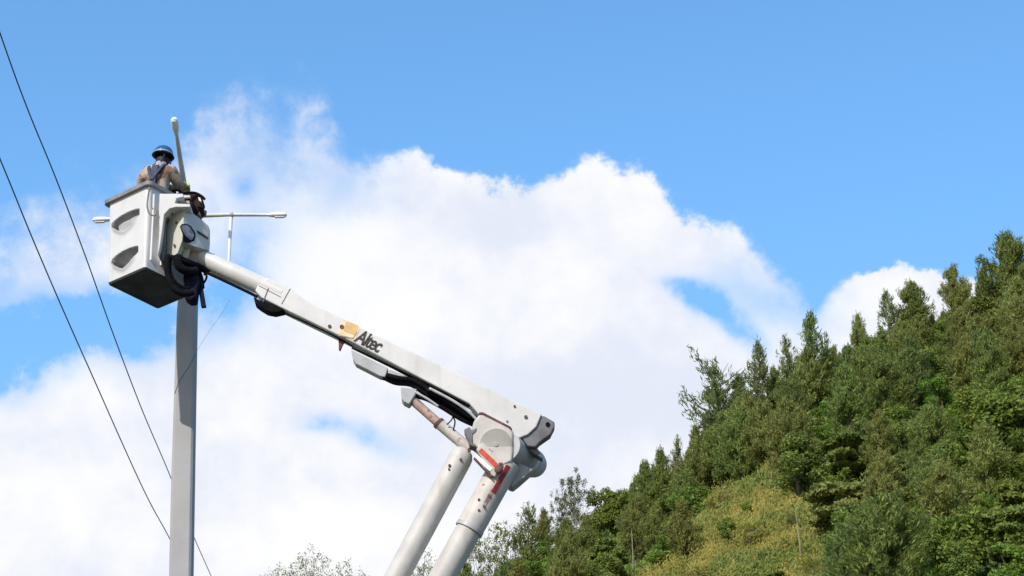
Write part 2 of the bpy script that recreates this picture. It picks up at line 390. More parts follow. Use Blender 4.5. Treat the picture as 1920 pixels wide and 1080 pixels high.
# ------------------------------------------------------------------ trees
def leaf_mesh(name, quads, material, parent=None):
    # quads: arrays centre (n,3), along (n,3), across (n,3)
    c, a, b = quads; n = len(c)
    v = np.stack([c-a-b*0.55, c-a*0.1+b, c+a, c-a*0.1-b], 1).reshape(-1, 3)
    # a pointed leaf clump: four corners, slightly folded
    me = bpy.data.meshes.new(name); me.vertices.add(n*4); me.vertices.foreach_set('co', v.astype(np.float32).ravel())
    me.loops.add(n*4); me.loops.foreach_set('vertex_index', np.arange(n*4, dtype=np.int32))
    me.polygons.add(n); me.polygons.foreach_set('loop_start', np.arange(0, n*4, 4, dtype=np.int32))
    me.polygons.foreach_set('loop_total', np.full(n, 4, dtype=np.int32)); me.update(calc_edges=True)
    return newobj(name, me, parent, material)
def unit(v): return v/np.maximum(np.linalg.norm(v, axis=-1, keepdims=True), 1e-9)
def quads_at(rng, c, size, direction=None, spread=1.0, aspect=0.4, face=None, fs=0.6):
    n = len(c); d = rng.normal(size=(n,3))*spread
    if direction is not None: d = d + direction
    d = unit(d); o = unit(np.cross(d, rng.normal(size=(n,3)) if face is None else rng.normal(size=(n,3))*fs + face))
    s = size*rng.uniform(0.6, 1.4, (n,1))
    return c, d*s, o*s*aspect
def cat3(L): return tuple(np.concatenate([q[i] for q in L]) for i in range(3))
def make_pine(seed, H=9.0, width=2.2, density=1.0, material='pine', open_=0.0, crown0=0.18):
    rng = np.random.default_rng(seed); root = bpy.data.objects.new('pine_tree', None); col.objects.link(root); ORG[root.name] = Vector((0,0,0))
    tr = MB(); lean = rng.normal(size=2)*0.25
    def axis(z): return Vector((lean[0]*(z/H)**2 + math.sin(z*0.9+seed)*0.07, lean[1]*(z/H)**2, z))
    tr.tube([axis(z) for z in np.linspace(-0.6, H*0.97, 9)], list(np.linspace(0.17, 0.02, 9)), 7)
    L = []; z = H*crown0
    while z < H*0.97:
        f = (z/H-crown0)/(1-crown0); nb = rng.integers(3, 6)
        env = width*(math.sin(math.pi*min(1, (0.32+0.68*f)))**0.8 + 0.10)*(1-0.45*f)
        for k in range(nb):
            az = rng.uniform(0, 2*math.pi); ln = max(0.3, env*rng.uniform(0.55, 1.2)); up = rng.uniform(0.1, 0.55)+0.5*f
            b0 = np.array(axis(z)); d = np.array([math.cos(az), math.sin(az), up])
            b1 = b0 + d*ln + np.array([0,0,0.15*ln*ln*0.4])
            tr.tube([b0, (b0+b1)/2-Vector((0,0,0.06)), b1], [0.045*(1.2-f), 0.03, 0.012], 4, cap=False)
            nt = max(2, int(ln*5.0*density))
            for j in range(nt):
                if rng.random() < open_: continue
                s = rng.uniform(0.25, 1.05); c = b0 + (b1-b0)*s + rng.normal(size=3)*0.20*(1-open_*0.5)
                tipd = unit(d*0.6+np.array([0,0,0.9])); m_ = 15
                q = rng.normal(size=(m_,3))*np.array([.12,.12,.21]) + c
                L.append(quads_at(rng, q, 0.21, tipd, 0.55, 0.20, np.array([d[0],d[1],0.5]), 0.5))
        z += rng.uniform(0.22, 0.42)/max(0.6, density**0.5)
    c = np.array(axis(H*0.96)); q = rng.normal(size=(45,3))*np.array([.10,.10,.42]) + c
    L.append(quads_at(rng, q, 0.22, np.array([0,0,1.3]), 0.5, 0.17))
    tr.build('trunk', 'bark', root)
    leaf_mesh('crown', cat3(L), material, root)
    return root
def make_broad(seed, H=5.0, width=2.2, material='leaf', size=0.15, dens=1.0, airy=False, lumps=12, flat=0.72):
    rng = np.random.default_rng(seed); root = bpy.data.objects.new('broadleaf_tree', None); col.objects.link(root); ORG[root.name] = Vector((0,0,0))
    tr = MB(); base = np.array([0,0,-0.5]); fork = np.array([rng.normal()*.15, rng.normal()*.15, H*0.35])
    tr.tube([base, (base+fork)/2+rng.normal(size=3)*.04, fork], [0.13, 0.10, 0.08], 7)
    L = []
    for k in range(lumps):
        az = rng.uniform(0, 2*math.pi); rr = width*math.sqrt(rng.random())*0.8; hz = H*rng.uniform(0.32, 0.92)
        rr *= math.sqrt(max(0.15, 1-((hz/H-0.5)/0.62)**2))
        c = np.array([math.cos(az)*rr, math.sin(az)*rr, hz]); rad = width*rng.uniform(0.26, 0.48)
        midp = (fork+c)/2 + rng.normal(size=3)*0.2
        tr.tube(smoothpath([fork, midp, c], 3), [0.055, .05, .04, .03, .025, .018, .012], 5, cap=False)
        if airy:
            for _ in range(5):
                e = c + rng.normal(size=3)*rad*0.8 + np.array([0,0,rad*0.5]); tr.tube([c, (c+e)/2+rng.normal(size=3)*.05, e], [0.014, 0.01, 0.006], 3, cap=False)
                q = e + rng.normal(size=(int(26*dens),3))*rad*0.20; L.append(quads_at(rng, q, size, None, 1, 0.45))
        else:
            n = int(330*dens*(rad/0.8)**2)
            d = unit(rng.normal(size=(n,3))); q = c + d*rad*rng.uniform(0.55, 1.12, (n,1))*np.array([1,1,flat])
            w_ = unit(q-np.array([0,0,H*0.45]))
            L.append(quads_at(rng, q, size, np.array([0,0,-0.2])+d*0.2, 0.8, 0.5, d*0.7+w_*0.6+np.array([0,0,0.25]), 0.5))
    tr.build('trunk', 'palebark' if airy else 'bark', root)
    leaf_mesh('crown', cat3(L), material, root)
    return root
PROT = {}
_r = 0
def reg(kind, root, H): PROT.setdefault(kind, []).append((root, H, [0]))
for sd, mt_, w_ in ((1,'pine',2.3),(2,'pine',2.0),(3,'pine2',2.4),(4,'pine3',2.1),(5,'pine2',2.0),(6,'pine',2.7)): reg('pine', make_pine(sd, 9, w_, 1.3, mt_, 0.12), 9)
for sd, mt_ in ((11,'pine3'),(12,'pine')): reg('sparse_pine', make_pine(sd, 8, 1.7, 0.75, mt_, 0.25), 8)
reg('scraggly', make_pine(15, 7, 2.9, 0.8, 'pine3', 0.5, 0.3), 7)
for sd in (21,22): reg('broad', make_broad(sd, 5, 2.3, 'leaf', 0.145, lumps=17), 5)
for sd, mt_ in ((25,'leaf'),(26,'under_g'),(27,'pine2')): reg('broad', make_broad(sd, 5.2, 2.4, mt_, 0.20, 0.75, lumps=30, flat=0.34), 5.2)
reg('broad', make_broad(24, 5.5, 2.2, 'under_g', 0.14, 1.1, lumps=15), 5.5)
for sd in (31,32): reg('bright', make_broad(sd, 4.2, 1.9, 'bright', 0.125, 1.0), 4.2)
for sd in (41,42): reg('airy', make_broad(sd, 7, 2.0, 'airy', 0.095, 1.7, True, 20), 7)
for sd in (45,46): reg('twig', make_broad(sd, 6, 2.0, 'palel', 0.075, 0.9, True, 18), 6)
for sd in (51,52): reg('gold', make_broad(sd, 3.0, 1.9, 'gold', 0.12, 1.3, True, 14), 3.0)
for sd in (61,62): reg('green_airy', make_broad(sd, 6, 2.1, 'leaf', 0.10, 1.1, True, 14), 6)
def copy_tree(root):
    c = root.copy(); col.objects.link(c)
    for ch in root.children:
        d = ch.copy(); col.objects.link(d); d.parent = c
    return c
NAMES = dict(pine='pine_tree', sparse_pine='pine_tree', scraggly='pine_tree', broad='broadleaf_tree', bright='bright_green_tree', airy='pale_tree', twig='pale_tree', gold='golden_shrub', green_airy='broadleaf_tree')
def put(kind, x, y, h, label, group=None, var=None, rz=None, wide=1.0, catn='tree', z=None):
    prot = PROT[kind]; i = (random.randrange(len(prot)) if var is None else var) % len(prot)
    root, H, used = prot[i]
    o = root if not used[0] else copy_tree(root); used[0] = 1
    o.name = NAMES[kind]; s = h/H
    o.location = (x, y, ground_z(x, y) if z is None else z); o.rotation_euler = (0, 0, random.uniform(0, 6.28) if rz is None else rz)
    o.scale = (s*wide, s*wide, s)
    return tag(o, label, catn, group)
random.seed(7)
def at_tip(kind, px, py, label, r=193, wide=1.0, var=None, rz=None, minh=2.0, group=None, catn='tree'):
    d = P(px, py, 100)-CAM; hd = Vector((d.x, d.y)).length; x, y = d.x/hd*r, d.y/hd*r; zt = CAM.z + d.z/hd*r
    g_ = ground_z(x, y); h = max(minh, zt-g_)
    return put(kind, x, y, h, label, group, var, rz, wide, catn)
RIDGE = [
 ('pine',1888,440,'tallest dark pine on the ridge at the right edge',0.95,5),
 ('pine',1842,500,'bushy pine just left of the tallest ridge pine',0.8,3),
 ('pine',1928,545,'dark pine behind the right edge of the frame',1.0,0),
 ('pine',1793,502,'olive brown pointed pine second from the tallest ridge pine',0.85,2),
 ('pine',1703,528,'broad domed pine in front of the small white cloud',1.0,0),
 ('sparse_pine',1662,548,'thin forked pine left of the broad domed pine',0.8,0),
 ('pine',1745,590,'low pine in the notch between the domed and pointed pines',0.9,4),
 ('pine',1605,588,'olive pine with a curled tip at the left foot of the small cloud',0.8,4),
 ('pine',1640,640,'short pine below the thin forked pine',0.9,1),
 ('sparse_pine',1518,590,'spiky narrow pine with an open crown alone on the skyline',0.85,0),
 ('pine',1550,655,'rounded pine to the right of the spiky narrow pine',0.8,5),
 ('sparse_pine',1475,634,'pointed pine left of the spiky narrow pine',0.75,1),
 ('sparse_pine',1420,645,'slender pine with upright shoots against the white cloud',0.7,0),
 ('scraggly',1348,685,'scraggly pine reaching bare limbs out over the slope',1.0,0),
 ('pine',1385,705,'dense dark pine right behind the scraggly pine',0.75,3),
 ('pine',1445,690,'olive pine between the slender and the pointed pine',0.8,2),
 ('pine',1332,770,'dark pine under the limbs of the scraggly pine',0.8,0),
 ('pine',1302,795,'rounded pine with a small gap of sky on the lower ridge',0.75,4),
 ('sparse_pine',1268,822,'little pointed pine leaning on the lower ridge',0.65,1),
 ('pine',1238,842,'rounded pine at the left shoulder of the ridge',0.8,1),
 ('pine',1212,868,'leftmost pine of the steep ridge above the gully',0.75,5),
 ('pine',1186,905,'small pine where the ridge drops to the gully',0.8,3),
 ('broad',1168,918,'dark round tree to the right of the gully treetops',0.9,0),
 ('broad',1134,920,'dark round tree next to the pale airy tree',0.9,1),
 ('airy',1082,893,'pale airy tree with see-through crown above the gully',0.8,0),
 ('airy',1052,925,'smaller pale airy tree beside the bigger one',0.7,1),
 ('pine',1020,955,'olive pine just left of the pale airy trees',0.7,2),
 ('sparse_pine',988,950,'green conifer with a sharp tip and open limbs right of the boom',0.95,1),
 ('green_airy',962,990,'thin leafy tree left of the sharp tipped conifer',0.7,0),
 ('green_airy',928,1000,'straggly tree close to the lower boom with sky between its limbs',0.7,1),
 ('green_airy',900,1010,'leafy tree touching the edge of the lower boom',0.6,0),
]
for i, (k, px, py, lab, w_, v_) in enumerate(RIDGE):
    at_tip(k, px, py, lab, r=190+((i*37) % 9), wide=w_, var=v_, rz=(0.4+i*1.3))
# treetops just above the lower edge of the frame, left of the hill
for k, px, py, lab, w_ in (('twig',578,1050,'pale bare-tipped treetop at the bottom edge right of the lamp post',0.8),
                          ('twig',655,1066,'lower pale treetop between the other one and the boom',0.85),
                          ('twig',536,1070,'faint pale twigs leftmost at the bottom edge',0.8),
                          ('twig',806,1048,'pale treetop seen between the two lower boom tubes',0.7)):
    at_tip(k, px, py, lab, r=193, wide=w_, rz=1.0+px)
# fresh green trees that stand out on the face of the hill
def at_ground(kind, px, py, h, label, group, wide=1.2):
    for k in range(80*4, 205*4):
        p = P(px, py, k/4)
        if p.z < ground_z(p.x, p.y)+h*0.75:
            return put(kind, p.x, p.y-1.0, h, label, group, wide=wide)
for px, py, h, lab in ((1768,812,3.4,'brightest green tree, high in the middle of the slope'),(1405,738,2.8,'bright green tree just under the slender skyline pine'),(1000,1062,3.2,'bright green bush at the lower edge below the conifer'),
                       (942,1072,2.6,'bright green bush at the lower edge beside the boom'),(1548,800,3.0,'fresh green tree above the right end of the dry clearing'),(1822,960,3.6,'fresh green tree low at the right of the slope'),
                       (1735,1050,3.4,'fresh green tree at the lower edge right of the clearing'),(1545,925,2.6,'yellow green tree at the right rim of the dry clearing'),(1800,770,3.6,'light green spreading tree beside the brightest one'),(1890,1040,3.2,'fresh green tree in the lower right corner')):
    at_ground('bright', px, py, h, lab, 'bright green trees standing out on the slope')
# forest on the face of the hill
def in_gold(px, py):
    if py < 860 or px < 1120 or px > 1570: return 0
    px += 30*noise.noise(Vector((px*.02, py*.02, 3))); py += 45*noise.noise(Vector((px*.018, py*.018, 8)))
    top = np.interp(px, [1170,1225,1290,1340,1400,1450,1500,1560], [1120,1062,990,930,890,885,915,1010])
    return 1 if py > top else 0
BRIGHT = [(1765,800,45),(1000,1062,60),(940,1070,40),(1405,735,35),(1540,790,45),(1840,980,45),(1730,1060,60),(1560,900,35),(1780,760,55)]
pts = []; FOREST = []; FOBJ = []
tries = 0
counts = {}
while tries < 9000 and len(pts) < 420:
    tries += 1
    az = random.uniform(-1.5, 17.5); r = random.uniform(84, 197)
    x, y = r*math.sin(R(az)), r*math.cos(R(az)); z = ground_z(x, y)
    if z < 4: continue
    px, py = proj((x, y, z))
    if py > 1200 or px > 2080 or px < 840: continue
    sp = 3.3 if r > 120 else 3.0
    if any((x-a)**2+(y-b)**2 < sp*sp for a, b in pts): continue
    pyc = py - 55
    gold = in_gold(px, pyc+15)
    if gold and random.random() < 0.12: pts.append((x, y)); continue
    kind = 'pine' if (r > 165 and random.random() < 0.75) else ('pine' if random.random() < 0.30 else 'broad')
    if any((px-a)**2+(pyc-b)**2 < q*q for a, b, q in BRIGHT): kind = 'bright'
    elif random.random() < 0.03: kind = 'bright'
    if gold: kind = 'gold' if random.random() < 0.55 else ('none' if random.random() < 0.55 else 'broad')
    if kind == 'none': pts.append((x, y)); continue
    if px < 1090 and py < 1075 and kind != 'bright': kind = 'green_airy' if random.random() < .5 else 'broad'
    h = {'pine': random.uniform(4.4, 8.2), 'broad': random.uniform(2.8, 5.8), 'bright': random.uniform(2.6, 4.0), 'gold': random.uniform(1.1, 2.0), 'green_airy': random.uniform(3, 4.2)}[kind]
    if px < 1250: h *= 0.78
    if gold and kind == 'broad': h *= 0.42
    # keep the ridge line itself to the trees listed above
    tip = proj((x, y, z+h)); lim = np.interp(tip[0], [840,900,1000,1100,1180,1240,1300,1350,1420,1520,1600,1700,1800,1890,2100], [1060,1040,990,960,940,880,830,770,700,650,640,590,570,520,420])
    if tip[1] < lim+6:
        h *= max(0.45, 1-(lim+6-tip[1])/max(30, (py-tip[1])))
    reg_ = 'the upper slope' if r > 160 else ('the middle slope' if r > 125 else 'the lower slope')
    lab = {'pine': f'dense pine in the forest on {reg_} of the hill', 'broad': f'dark bushy broadleaf tree in the forest on {reg_}', 'bright': f'fresh bright green tree among darker ones on {reg_}',
           'gold': f'golden olive shrub in the dry clearing on {reg_}', 'green_airy': 'thin leafy tree in the gully at the left foot of the hill'}[kind]
    grp = {'pine': f'pines filling {reg_}', 'broad': f'broadleaf trees filling {reg_}', 'bright': f'bright green trees on {reg_}', 'gold': f'golden shrubs in the clearing on {reg_}', 'green_airy': 'thin trees in the gully'}[kind]
    FOREST.append((kind, reg_, px, py, lab))
    fo = put(kind, x, y, h, lab, grp, wide=random.uniform(0.9, 1.2), catn='shrub' if kind == 'gold' else 'tree')
    pts.append((x, y)); FOBJ.append((kind, tip, fo))
# every forest tree is told apart by the ridge tree or clearing it stands under and its order down the slope
MARK = [(1888,'the tallest ridge pine'),(1793,'the olive brown pointed pine'),(1703,'the broad domed pine'),(1605,'the curled tip pine'),(1518,'the spiky narrow pine'),(1420,'the slender skyline pine'),(1348,'the scraggly pine'),(1268,'the little leaning pine'),(1186,'the gully edge pine'),(1082,'the pale airy tree'),(988,'the sharp tipped conifer'),(910,'the lower boom')]
ORD = 'first second third fourth fifth sixth seventh eighth ninth tenth eleventh twelfth thirteenth fourteenth fifteenth sixteenth seventeenth eighteenth nineteenth twentieth'.split()
KW = dict(pine='dense pine', broad='dark bushy tree', bright='fresh green tree', gold='golden olive shrub', green_airy='thin leafy tree')
buckets_ = {}
for kd, tp_, ob in FOBJ:
    mk = 'the right frame edge' if tp_[0] > 1925 else min(MARK, key=lambda q: abs(q[0]-tp_[0]))[1]
    buckets_.setdefault((kd, mk), []).append((tp_[1], ob))
for (kd, mk), L_ in buckets_.items():
    L_.sort(key=lambda q: q[0])
    for i_, (_, ob) in enumerate(L_):
        wh = 'beyond' if 'frame edge' in mk else ('beside' if 'boom' in mk else 'below')
        o_ = ORD[min(i_, 19)]
        ob['label'] = f"{KW[kd]}, {o_} one down the slope {wh} {mk}" if kd != 'gold' else f"{KW[kd]} in dry clearing, {o_} one {wh} {mk}"
# undergrowth and dry grass that nobody could count
def cover(name, n, fn, material, size, up, label, catn):
    rng = np.random.default_rng(len(name)); C = []
    while len(C) < n:
        az = rng.uniform(-1.6, 17.0); r = math.sqrt(rng.uniform(84**2, 203**2))
        x, y = r*math.sin(R(az)), r*math.cos(R(az)); z = ground_z(x, y)
        px, py = proj((x, y, z))
        if py > 1180 or px > 2050 or px < 850 or z < 4 or not fn(px, py): 
            continue
        C.append((x, y, z))
    C = np.array(C); rep = 5; C = np.repeat(C, rep, 0) + rng.normal(size=(n*rep, 3))*np.array([.45,.45,.22]); C[:,2] += size*0.9
    hd = -unit(C*np.array([1,1,0])) + np.array([0,0,0.7])
    o = leaf_mesh(name, quads_at(rng, C, size, np.array([0,0,up]), 0.6, 0.32 if up < 1 else 0.2, hd, 0.45), material)
    tag(o, label, catn, None, 'stuff')
cover('undergrowth', 22000, lambda px, py: not in_gold(px, py), 'under_g', 0.22, 0.3, 'green undergrowth between the trees on the hillside', 'undergrowth')
cover('dry_grass', 24000, in_gold, 'gold', 0.17, 1.0, 'golden dry grass and brush in the clearing on the hillside', 'grass')
def green_tufts(px, py):
    if not in_gold(px, py): return 0
    n_ = noise.noise(Vector((px*.012, py*.016, 31))) + 0.5*noise.noise(Vector((px*.04, py*.05, 2))) + (0.55 if py > 1040 and px > 1380 else 0) + (0.25 if px > 1510 else 0)
    return n_ > 0.16
cover('green_tufts', 7000, green_tufts, 'tuft', 0.19, 0.5, 'low green tufts spreading through the dry clearing', 'undergrowth')
for px, py, dy, lab in ((1489, 1012, 60, 'pale slim bare trunk standing at the right of the dry clearing'), (1182, 1055, 62, 'pale slim bare trunk at the left foot of the dark trees'), (1283, 948, 36, 'short pale bare trunk above the dry clearing')):
    # find the ground this sight line meets, and stand the trunk a little in front of the leaves
    hit = None
    for k in range(int(85*4), int(200*4)):
        p = P(px, py, k/4)
        if p.z < ground_z(p.x, p.y)+1.2: hit = p; break
    if hit is None: continue
    g0 = Vector((hit.x, hit.y-3.0, ground_z(hit.x, hit.y-3.0)-0.2)); top = P(px+2, py-dy, hit.y-3.0)
    mid = (g0+top)/2 + Vector((0.06, 0, 0))
    mb = MB().tube(smoothpath([g0, mid, top], 5), list(np.linspace(0.055, 0.028, 11)), 6)
    if 'forked' in lab: mb.tube([mid, mid+Vector((0.7, 0, 0.9)), mid+Vector((1.6, 0, 1.3))], [0.05, 0.035, 0.02], 5)
    tag(mb.build('bare_trunk', 'palebark'), lab, 'tree trunk')

# ------------------------------------------------------------------ street lamp
YP = 22.35
lamp = empty('street_lamp', (P(335,1080,YP).x, YP, 0), 'grey concrete street lamp post with white lamp heads on slim arms behind the bucket', 'street lamp')
mb = MB()
axis = [(316.0+1080*0+0, 358, 1080), (320, 361, 900), (325, 363.5, 750), (328.5, 365.5, 640), (331.5, 367, 555), (334, 368.5, 470), (337, 369, 395)]
vs = []; fs = []
rows = []
for (xl, xr, py) in axis:
    a, b = P(xl, py, YP), P(xr, py, YP); w = (b.x-a.x)/2; rows.append(((a.x+b.x)/2, a.z, w))
# run the taper on down to the ground
(x0, z0, w0), (x1, z1, w1) = rows[0], rows[-1]
slx, slw = (rows[0][0]-rows[4][0])/(rows[0][1]-rows[4][1]), (rows[0][2]-rows[4][2])/(rows[0][1]-rows[4][1])
rows = [(x0+slx*(-0.2-z0), -0.2, w0+slw*(-0.2-z0))] + rows
ch = 0.22
for cx, z, w in rows:
    for sx, sy in ((-1+ch,-1),(1-ch,-1),(1,-1+ch),(1,1-ch),(1-ch,1),(-1+ch,1),(-1,1-ch),(-1,-1+ch)):
        vs.append((cx+sx*w, YP+0.12+sy*w, z))
for i in range(len(rows)-1):
    for k in range(8): fs.append((i*8+k, i*8+(k+1)%8, (i+1)*8+(k+1)%8, (i+1)*8+k))
fs += [tuple(range(8)), tuple(range((len(rows)-1)*8, len(rows)*8))]
mb.add(vs, fs).build('pole', 'concrete', lamp, bevel=0.006)
# lead wire stapled down the left of the post
m2 = MB(); hose(m2, [(366,664,YP-0.13),(357,683,YP-0.13),(346,700,YP-0.13),(336,716,YP-0.125),(328,738,YP-0.12)], 0.7); m2.build('lead_wire', 'wire', lamp)
PC = P(353, 402, YP+0.1)
def lamp_arm(a, b, r0, r1, head_len, head_r, flat=0.62):
    a, b = Vector(a), Vector(b); d = (b-a).normalized()
    arm = MB().tube([a, a+(b-a)*0.5+Vector((0,0,0.01)), b], [r0, (r0+r1)/2, r1], 14).build('lamp_arm', 'galv', lamp, auto=40)
    # lamp head: slim rounded housing, thickest past its middle
    side = d.cross(Vector((0,0,1))).normalized(); up = side.cross(d)
    prof = [(0,0.42),(0.08,0.5),(0.25,0.75),(0.5,0.98),(0.8,1.0),(0.93,0.9),(1.0,0.55)]
    vs = []; sg = 16
    for s, k in prof:
        for i in range(sg):
            th = 2*math.pi*i/sg; c_ = b + d*(s*head_len-0.03)
            vs.append(c_ + side*math.cos(th)*head_r*k + up*math.sin(th)*head_r*k*flat)
    fs = [(i*sg+k, i*sg+(k+1)%sg, (i+1)*sg+(k+1)%sg, (i+1)*sg+k) for i in range(len(prof)-1) for k in range(sg)]
    fs += [tuple(range(sg)), tuple(range((len(prof)-1)*sg, len(prof)*sg))]
    h = MB().add(vs, fs).build('lamp_head', 'lampw', lamp, auto=50)
    MB().box(b+d*head_len*0.55-up*head_r*flat*1.0, (head_r*0.5, head_len*0.22, 0.004), Matrix((side, d, up)).transposed()).build('lens', 'lampw', h)
    return arm
lamp_arm(P(356,405,YP+0.1), P(503,403,YP+0.1), 4.6*PX, 3.2*PX, 42*PX, 6.8*PX, 0.8)
lamp_arm(P(349,405,YP+0.1), P(209,411,YP+0.1), 4.6*PX, 3.2*PX, 42*PX, 7.0*PX, 0.8)
lamp_arm(P(352,398,YP+0.1), P(330.5,250,YP-0.75), 7.6*PX, 3.6*PX, 36*PX*1.1, 7.2*PX, 0.8)
MB().tube([P(433,408,YP+0.1), P(431,450,YP+0.1), P(428.5,500,YP+0.1)], [4.0*PX, 3.3*PX, 2.6*PX], 12).build('white_rod', 'rodw', lamp, auto=50)
MB().tube([P(431,403,YP+0.1), P(437,403,YP+0.1)], 6.2*PX, 14).build('rod_clamp', 'mid', lamp, auto=40)
MB().tube([P(349,372,YP+0.02), P(347.5,345,YP-0.14)], [9.4*PX, 9.0*PX], 16).build('yellow_sleeve', 'yellow', lamp, auto=40)
MB().box(P(353,401,YP+0.1), (13*PX, 13*PX, 12*PX)).build('pole_cap', 'mid', lamp, bevel=0.012)

# ------------------------------------------------------------------ wires
def wire(pts, r, name, label, material='wire', cat='power line', grp=None):
    q = smoothpath([P(*p) for p in pts], 10)
    o = MB().tube(q, r, 6).build(name, material, smooth=True); tag(o, label, cat, grp)
wire([(-120,-290,21),(0,62,23),(50,200,24.2),(105,335,25.6),(160,480,27.5),(210,620,29.8),(265,765,33),(318,890,37),(362,1003,42),(398,1085,47),(470,1250,60)], 0.0095, 'power_line', 'upper of two dark cables, passing behind the lamp post', grp='power lines at the left')
wire([(-150,-60,21),(0,298,23),(60,445,24.4),(120,585,26.3),(180,720,28.8),(240,855,32),(280,940,35),(314,1002,38),(352,1076,42),(440,1250,52)], 0.0095, 'power_line', 'lower of two dark cables, running down to the lamp post from the left edge', grp='power lines at the left')
wire([(432,560,22.0),(418,585,22.05),(400,610,22.08),(380,640,22.1),(366,664,22.18)], 0.0016, 'thin_cord', 'thin pale cord slung from under the boom to the lamp post', 'wire2', 'cord')

# ------------------------------------------------------------------ bucket truck
YB = 21.3
TX = P(745,1080,YB).x - 2.55
truck = empty('bucket_truck', (TX, YB, 0), 'white bucket truck with rusty jointed boom raised and bucket beside the lamp post', 'bucket truck')
# upper boom, insulated box section
Y0 = YB-0.10; Y1 = YB+0.10
MB().prism([(502,520),(545,541),(572,562),(600,576),(692,622),(800,672),(945,742),(1016,776),(1006,800),(990,815),(972,822),(955,815),(900,780),(880,757),(760,694),(662,642),(600,612),(530,578),(490,558),(478,545),(484,533)], Y0, Y1).build('upper_boom', 'white', truck, bevel=0.014, seg=3)
ub = truck.children[-1]
tube = MB().tube([P(366,478,YB), P(371,481,YB), P(378,484.5,YB), P(500,540,YB), P(530,554,YB)], [0.060, 0.085, 0.098, 0.104, 0.104], 32).build('boom_tip_tube', 'white', truck, auto=40)
m = MB()
hose(m, [(372,504),(420,526),(470,550),(482,557)], 3.0, YB-0.03); hose(m, [(660,652),(760,701),(880,762)], 2.2, YB-0.03); hose(m, [(530,585),(600,617),(640,637),(662,650)], 1.4, YB-0.03)
m.build('underside_hose', 'black', truck, smooth=True)
# seams of the boom sleeve, as thin raised strips on the side face
def strip(mb, a, b, wpx, y=Y0-0.004, t=0.004):
    a, b = Vector(a), Vector(b); d = (b-a).normalized(); n = Vector((-d.y, d.x))*wpx/2
    return mb.prism([tuple(a+n), tuple(b+n), tuple(b-n), tuple(a-n)], y, y+t)
m = MB(); strip(m, (485,535),(527,557),1.0); strip(m, (503,540),(493,566),1.4, Y0-0.0075); strip(m, (544,541),(528,570),1.5)
m.build('sleeve_seam', 'grey', truck)
m = MB().prism([(475,556),(486,562),(500,566),(512,570),(528,577),(533,582),(515,586),(500,583),(487,575),(478,568)], YB-0.09, YB+0.06); m.build('tie_down_strap', 'black', truck, bevel=0.01)
m = MB().prism([(634,634),(646,640),(642,647),(638,657),(635,655),(635,645)], YB-0.02, YB+0.02); m.build('small_hook', 'brown', truck, bevel=0.004)
def bolt_and_hole(px, py, r, y, material='brown', name='bolt_and_hole', parent=truck):
    a = P(px, py, y); return MB().tube([a+Vector((0,-0.012,0)), a+Vector((0,0.01,0))], r*PX, 12).build(name, material, parent, auto=40)
bolt_and_hole(618,612,3.2,Y0); bolt_and_hole(641,613,4.0,Y0); bolt_and_hole(965,762,2.2,Y0); bolt_and_hole(986,782,3.2,Y0); bolt_and_hole(951,790,1.8,Y0,'grey')  # first two discs stand in for the dark of holes in the boom
# emblem and lettering on the side of the boom
def emblem():
    def ring(cx, cy, w, h, a, k=0.3, n=5):
        out = []
        for sx, sy, st in ((1,1,0),(-1,1,90),(-1,-1,180),(1,-1,270)):
            for i in range(n):
                th = R(st+90*i/(n-1)); x = sx*(w-k*w)+math.cos(th)*k*w; y = sy*(h-k*h)+math.sin(th)*k*h
                out.append((cx+x*math.cos(a)-y*math.sin(a), cy+x*math.sin(a)+y*math.cos(a)))
        return out
    e = MB().prism(ring(654,619,18,14,R(22)), Y0-0.0035, Y0).build('emblem', 'pale', truck)
    MB().prism(ring(658,615,12.5,9.5,R(22)), Y0-0.0065, Y0-0.0035).build('emblem_block', 'amber', e)
    m = MB(); strip(m, (634,628),(662,634),2.2,Y0-0.0075,0.004); strip(m, (662,634),(669,622),1.8,Y0-0.0085,0.004); m.build('emblem_line', 'rusty', e)
emblem()
def text(body, px, py, ang, size, y, material, parent, name='lettering', sx=1.0, shear=0.0, bold=0.0):
    cu = bpy.data.curves.new(name, 'FONT'); cu.body = body; cu.size = size; cu.extrude = 0.0015; cu.offset = bold; cu.shear = shear; cu.space_character = 0.86
    o = bpy.data.objects.new('tmp', cu); col.objects.link(o); bpy.context.view_layer.update()
    me = bpy.data.meshes.new_from_object(o.evaluated_get(bpy.context.evaluated_depsgraph_get())); bpy.data.objects.remove(o)
    base = P(px, py, y); a = R(ang); off = ORG[parent.name]
    ex = Vector((math.cos(a), 0, -math.sin(a))); ey = Vector((math.sin(a), 0, math.cos(a))); ez = Vector((0,-1,0))
    for v in me.vertices: v.co = base + ex*v.co.x*sx + ey*v.co.y + ez*(v.co.z+0.002) - off
    return newobj(name, me, parent, material)
text('Altec', 664, 639, 27.5, 0.218, Y0, 'ink', truck, sx=0.72, shear=0.12, bold=0.0055)
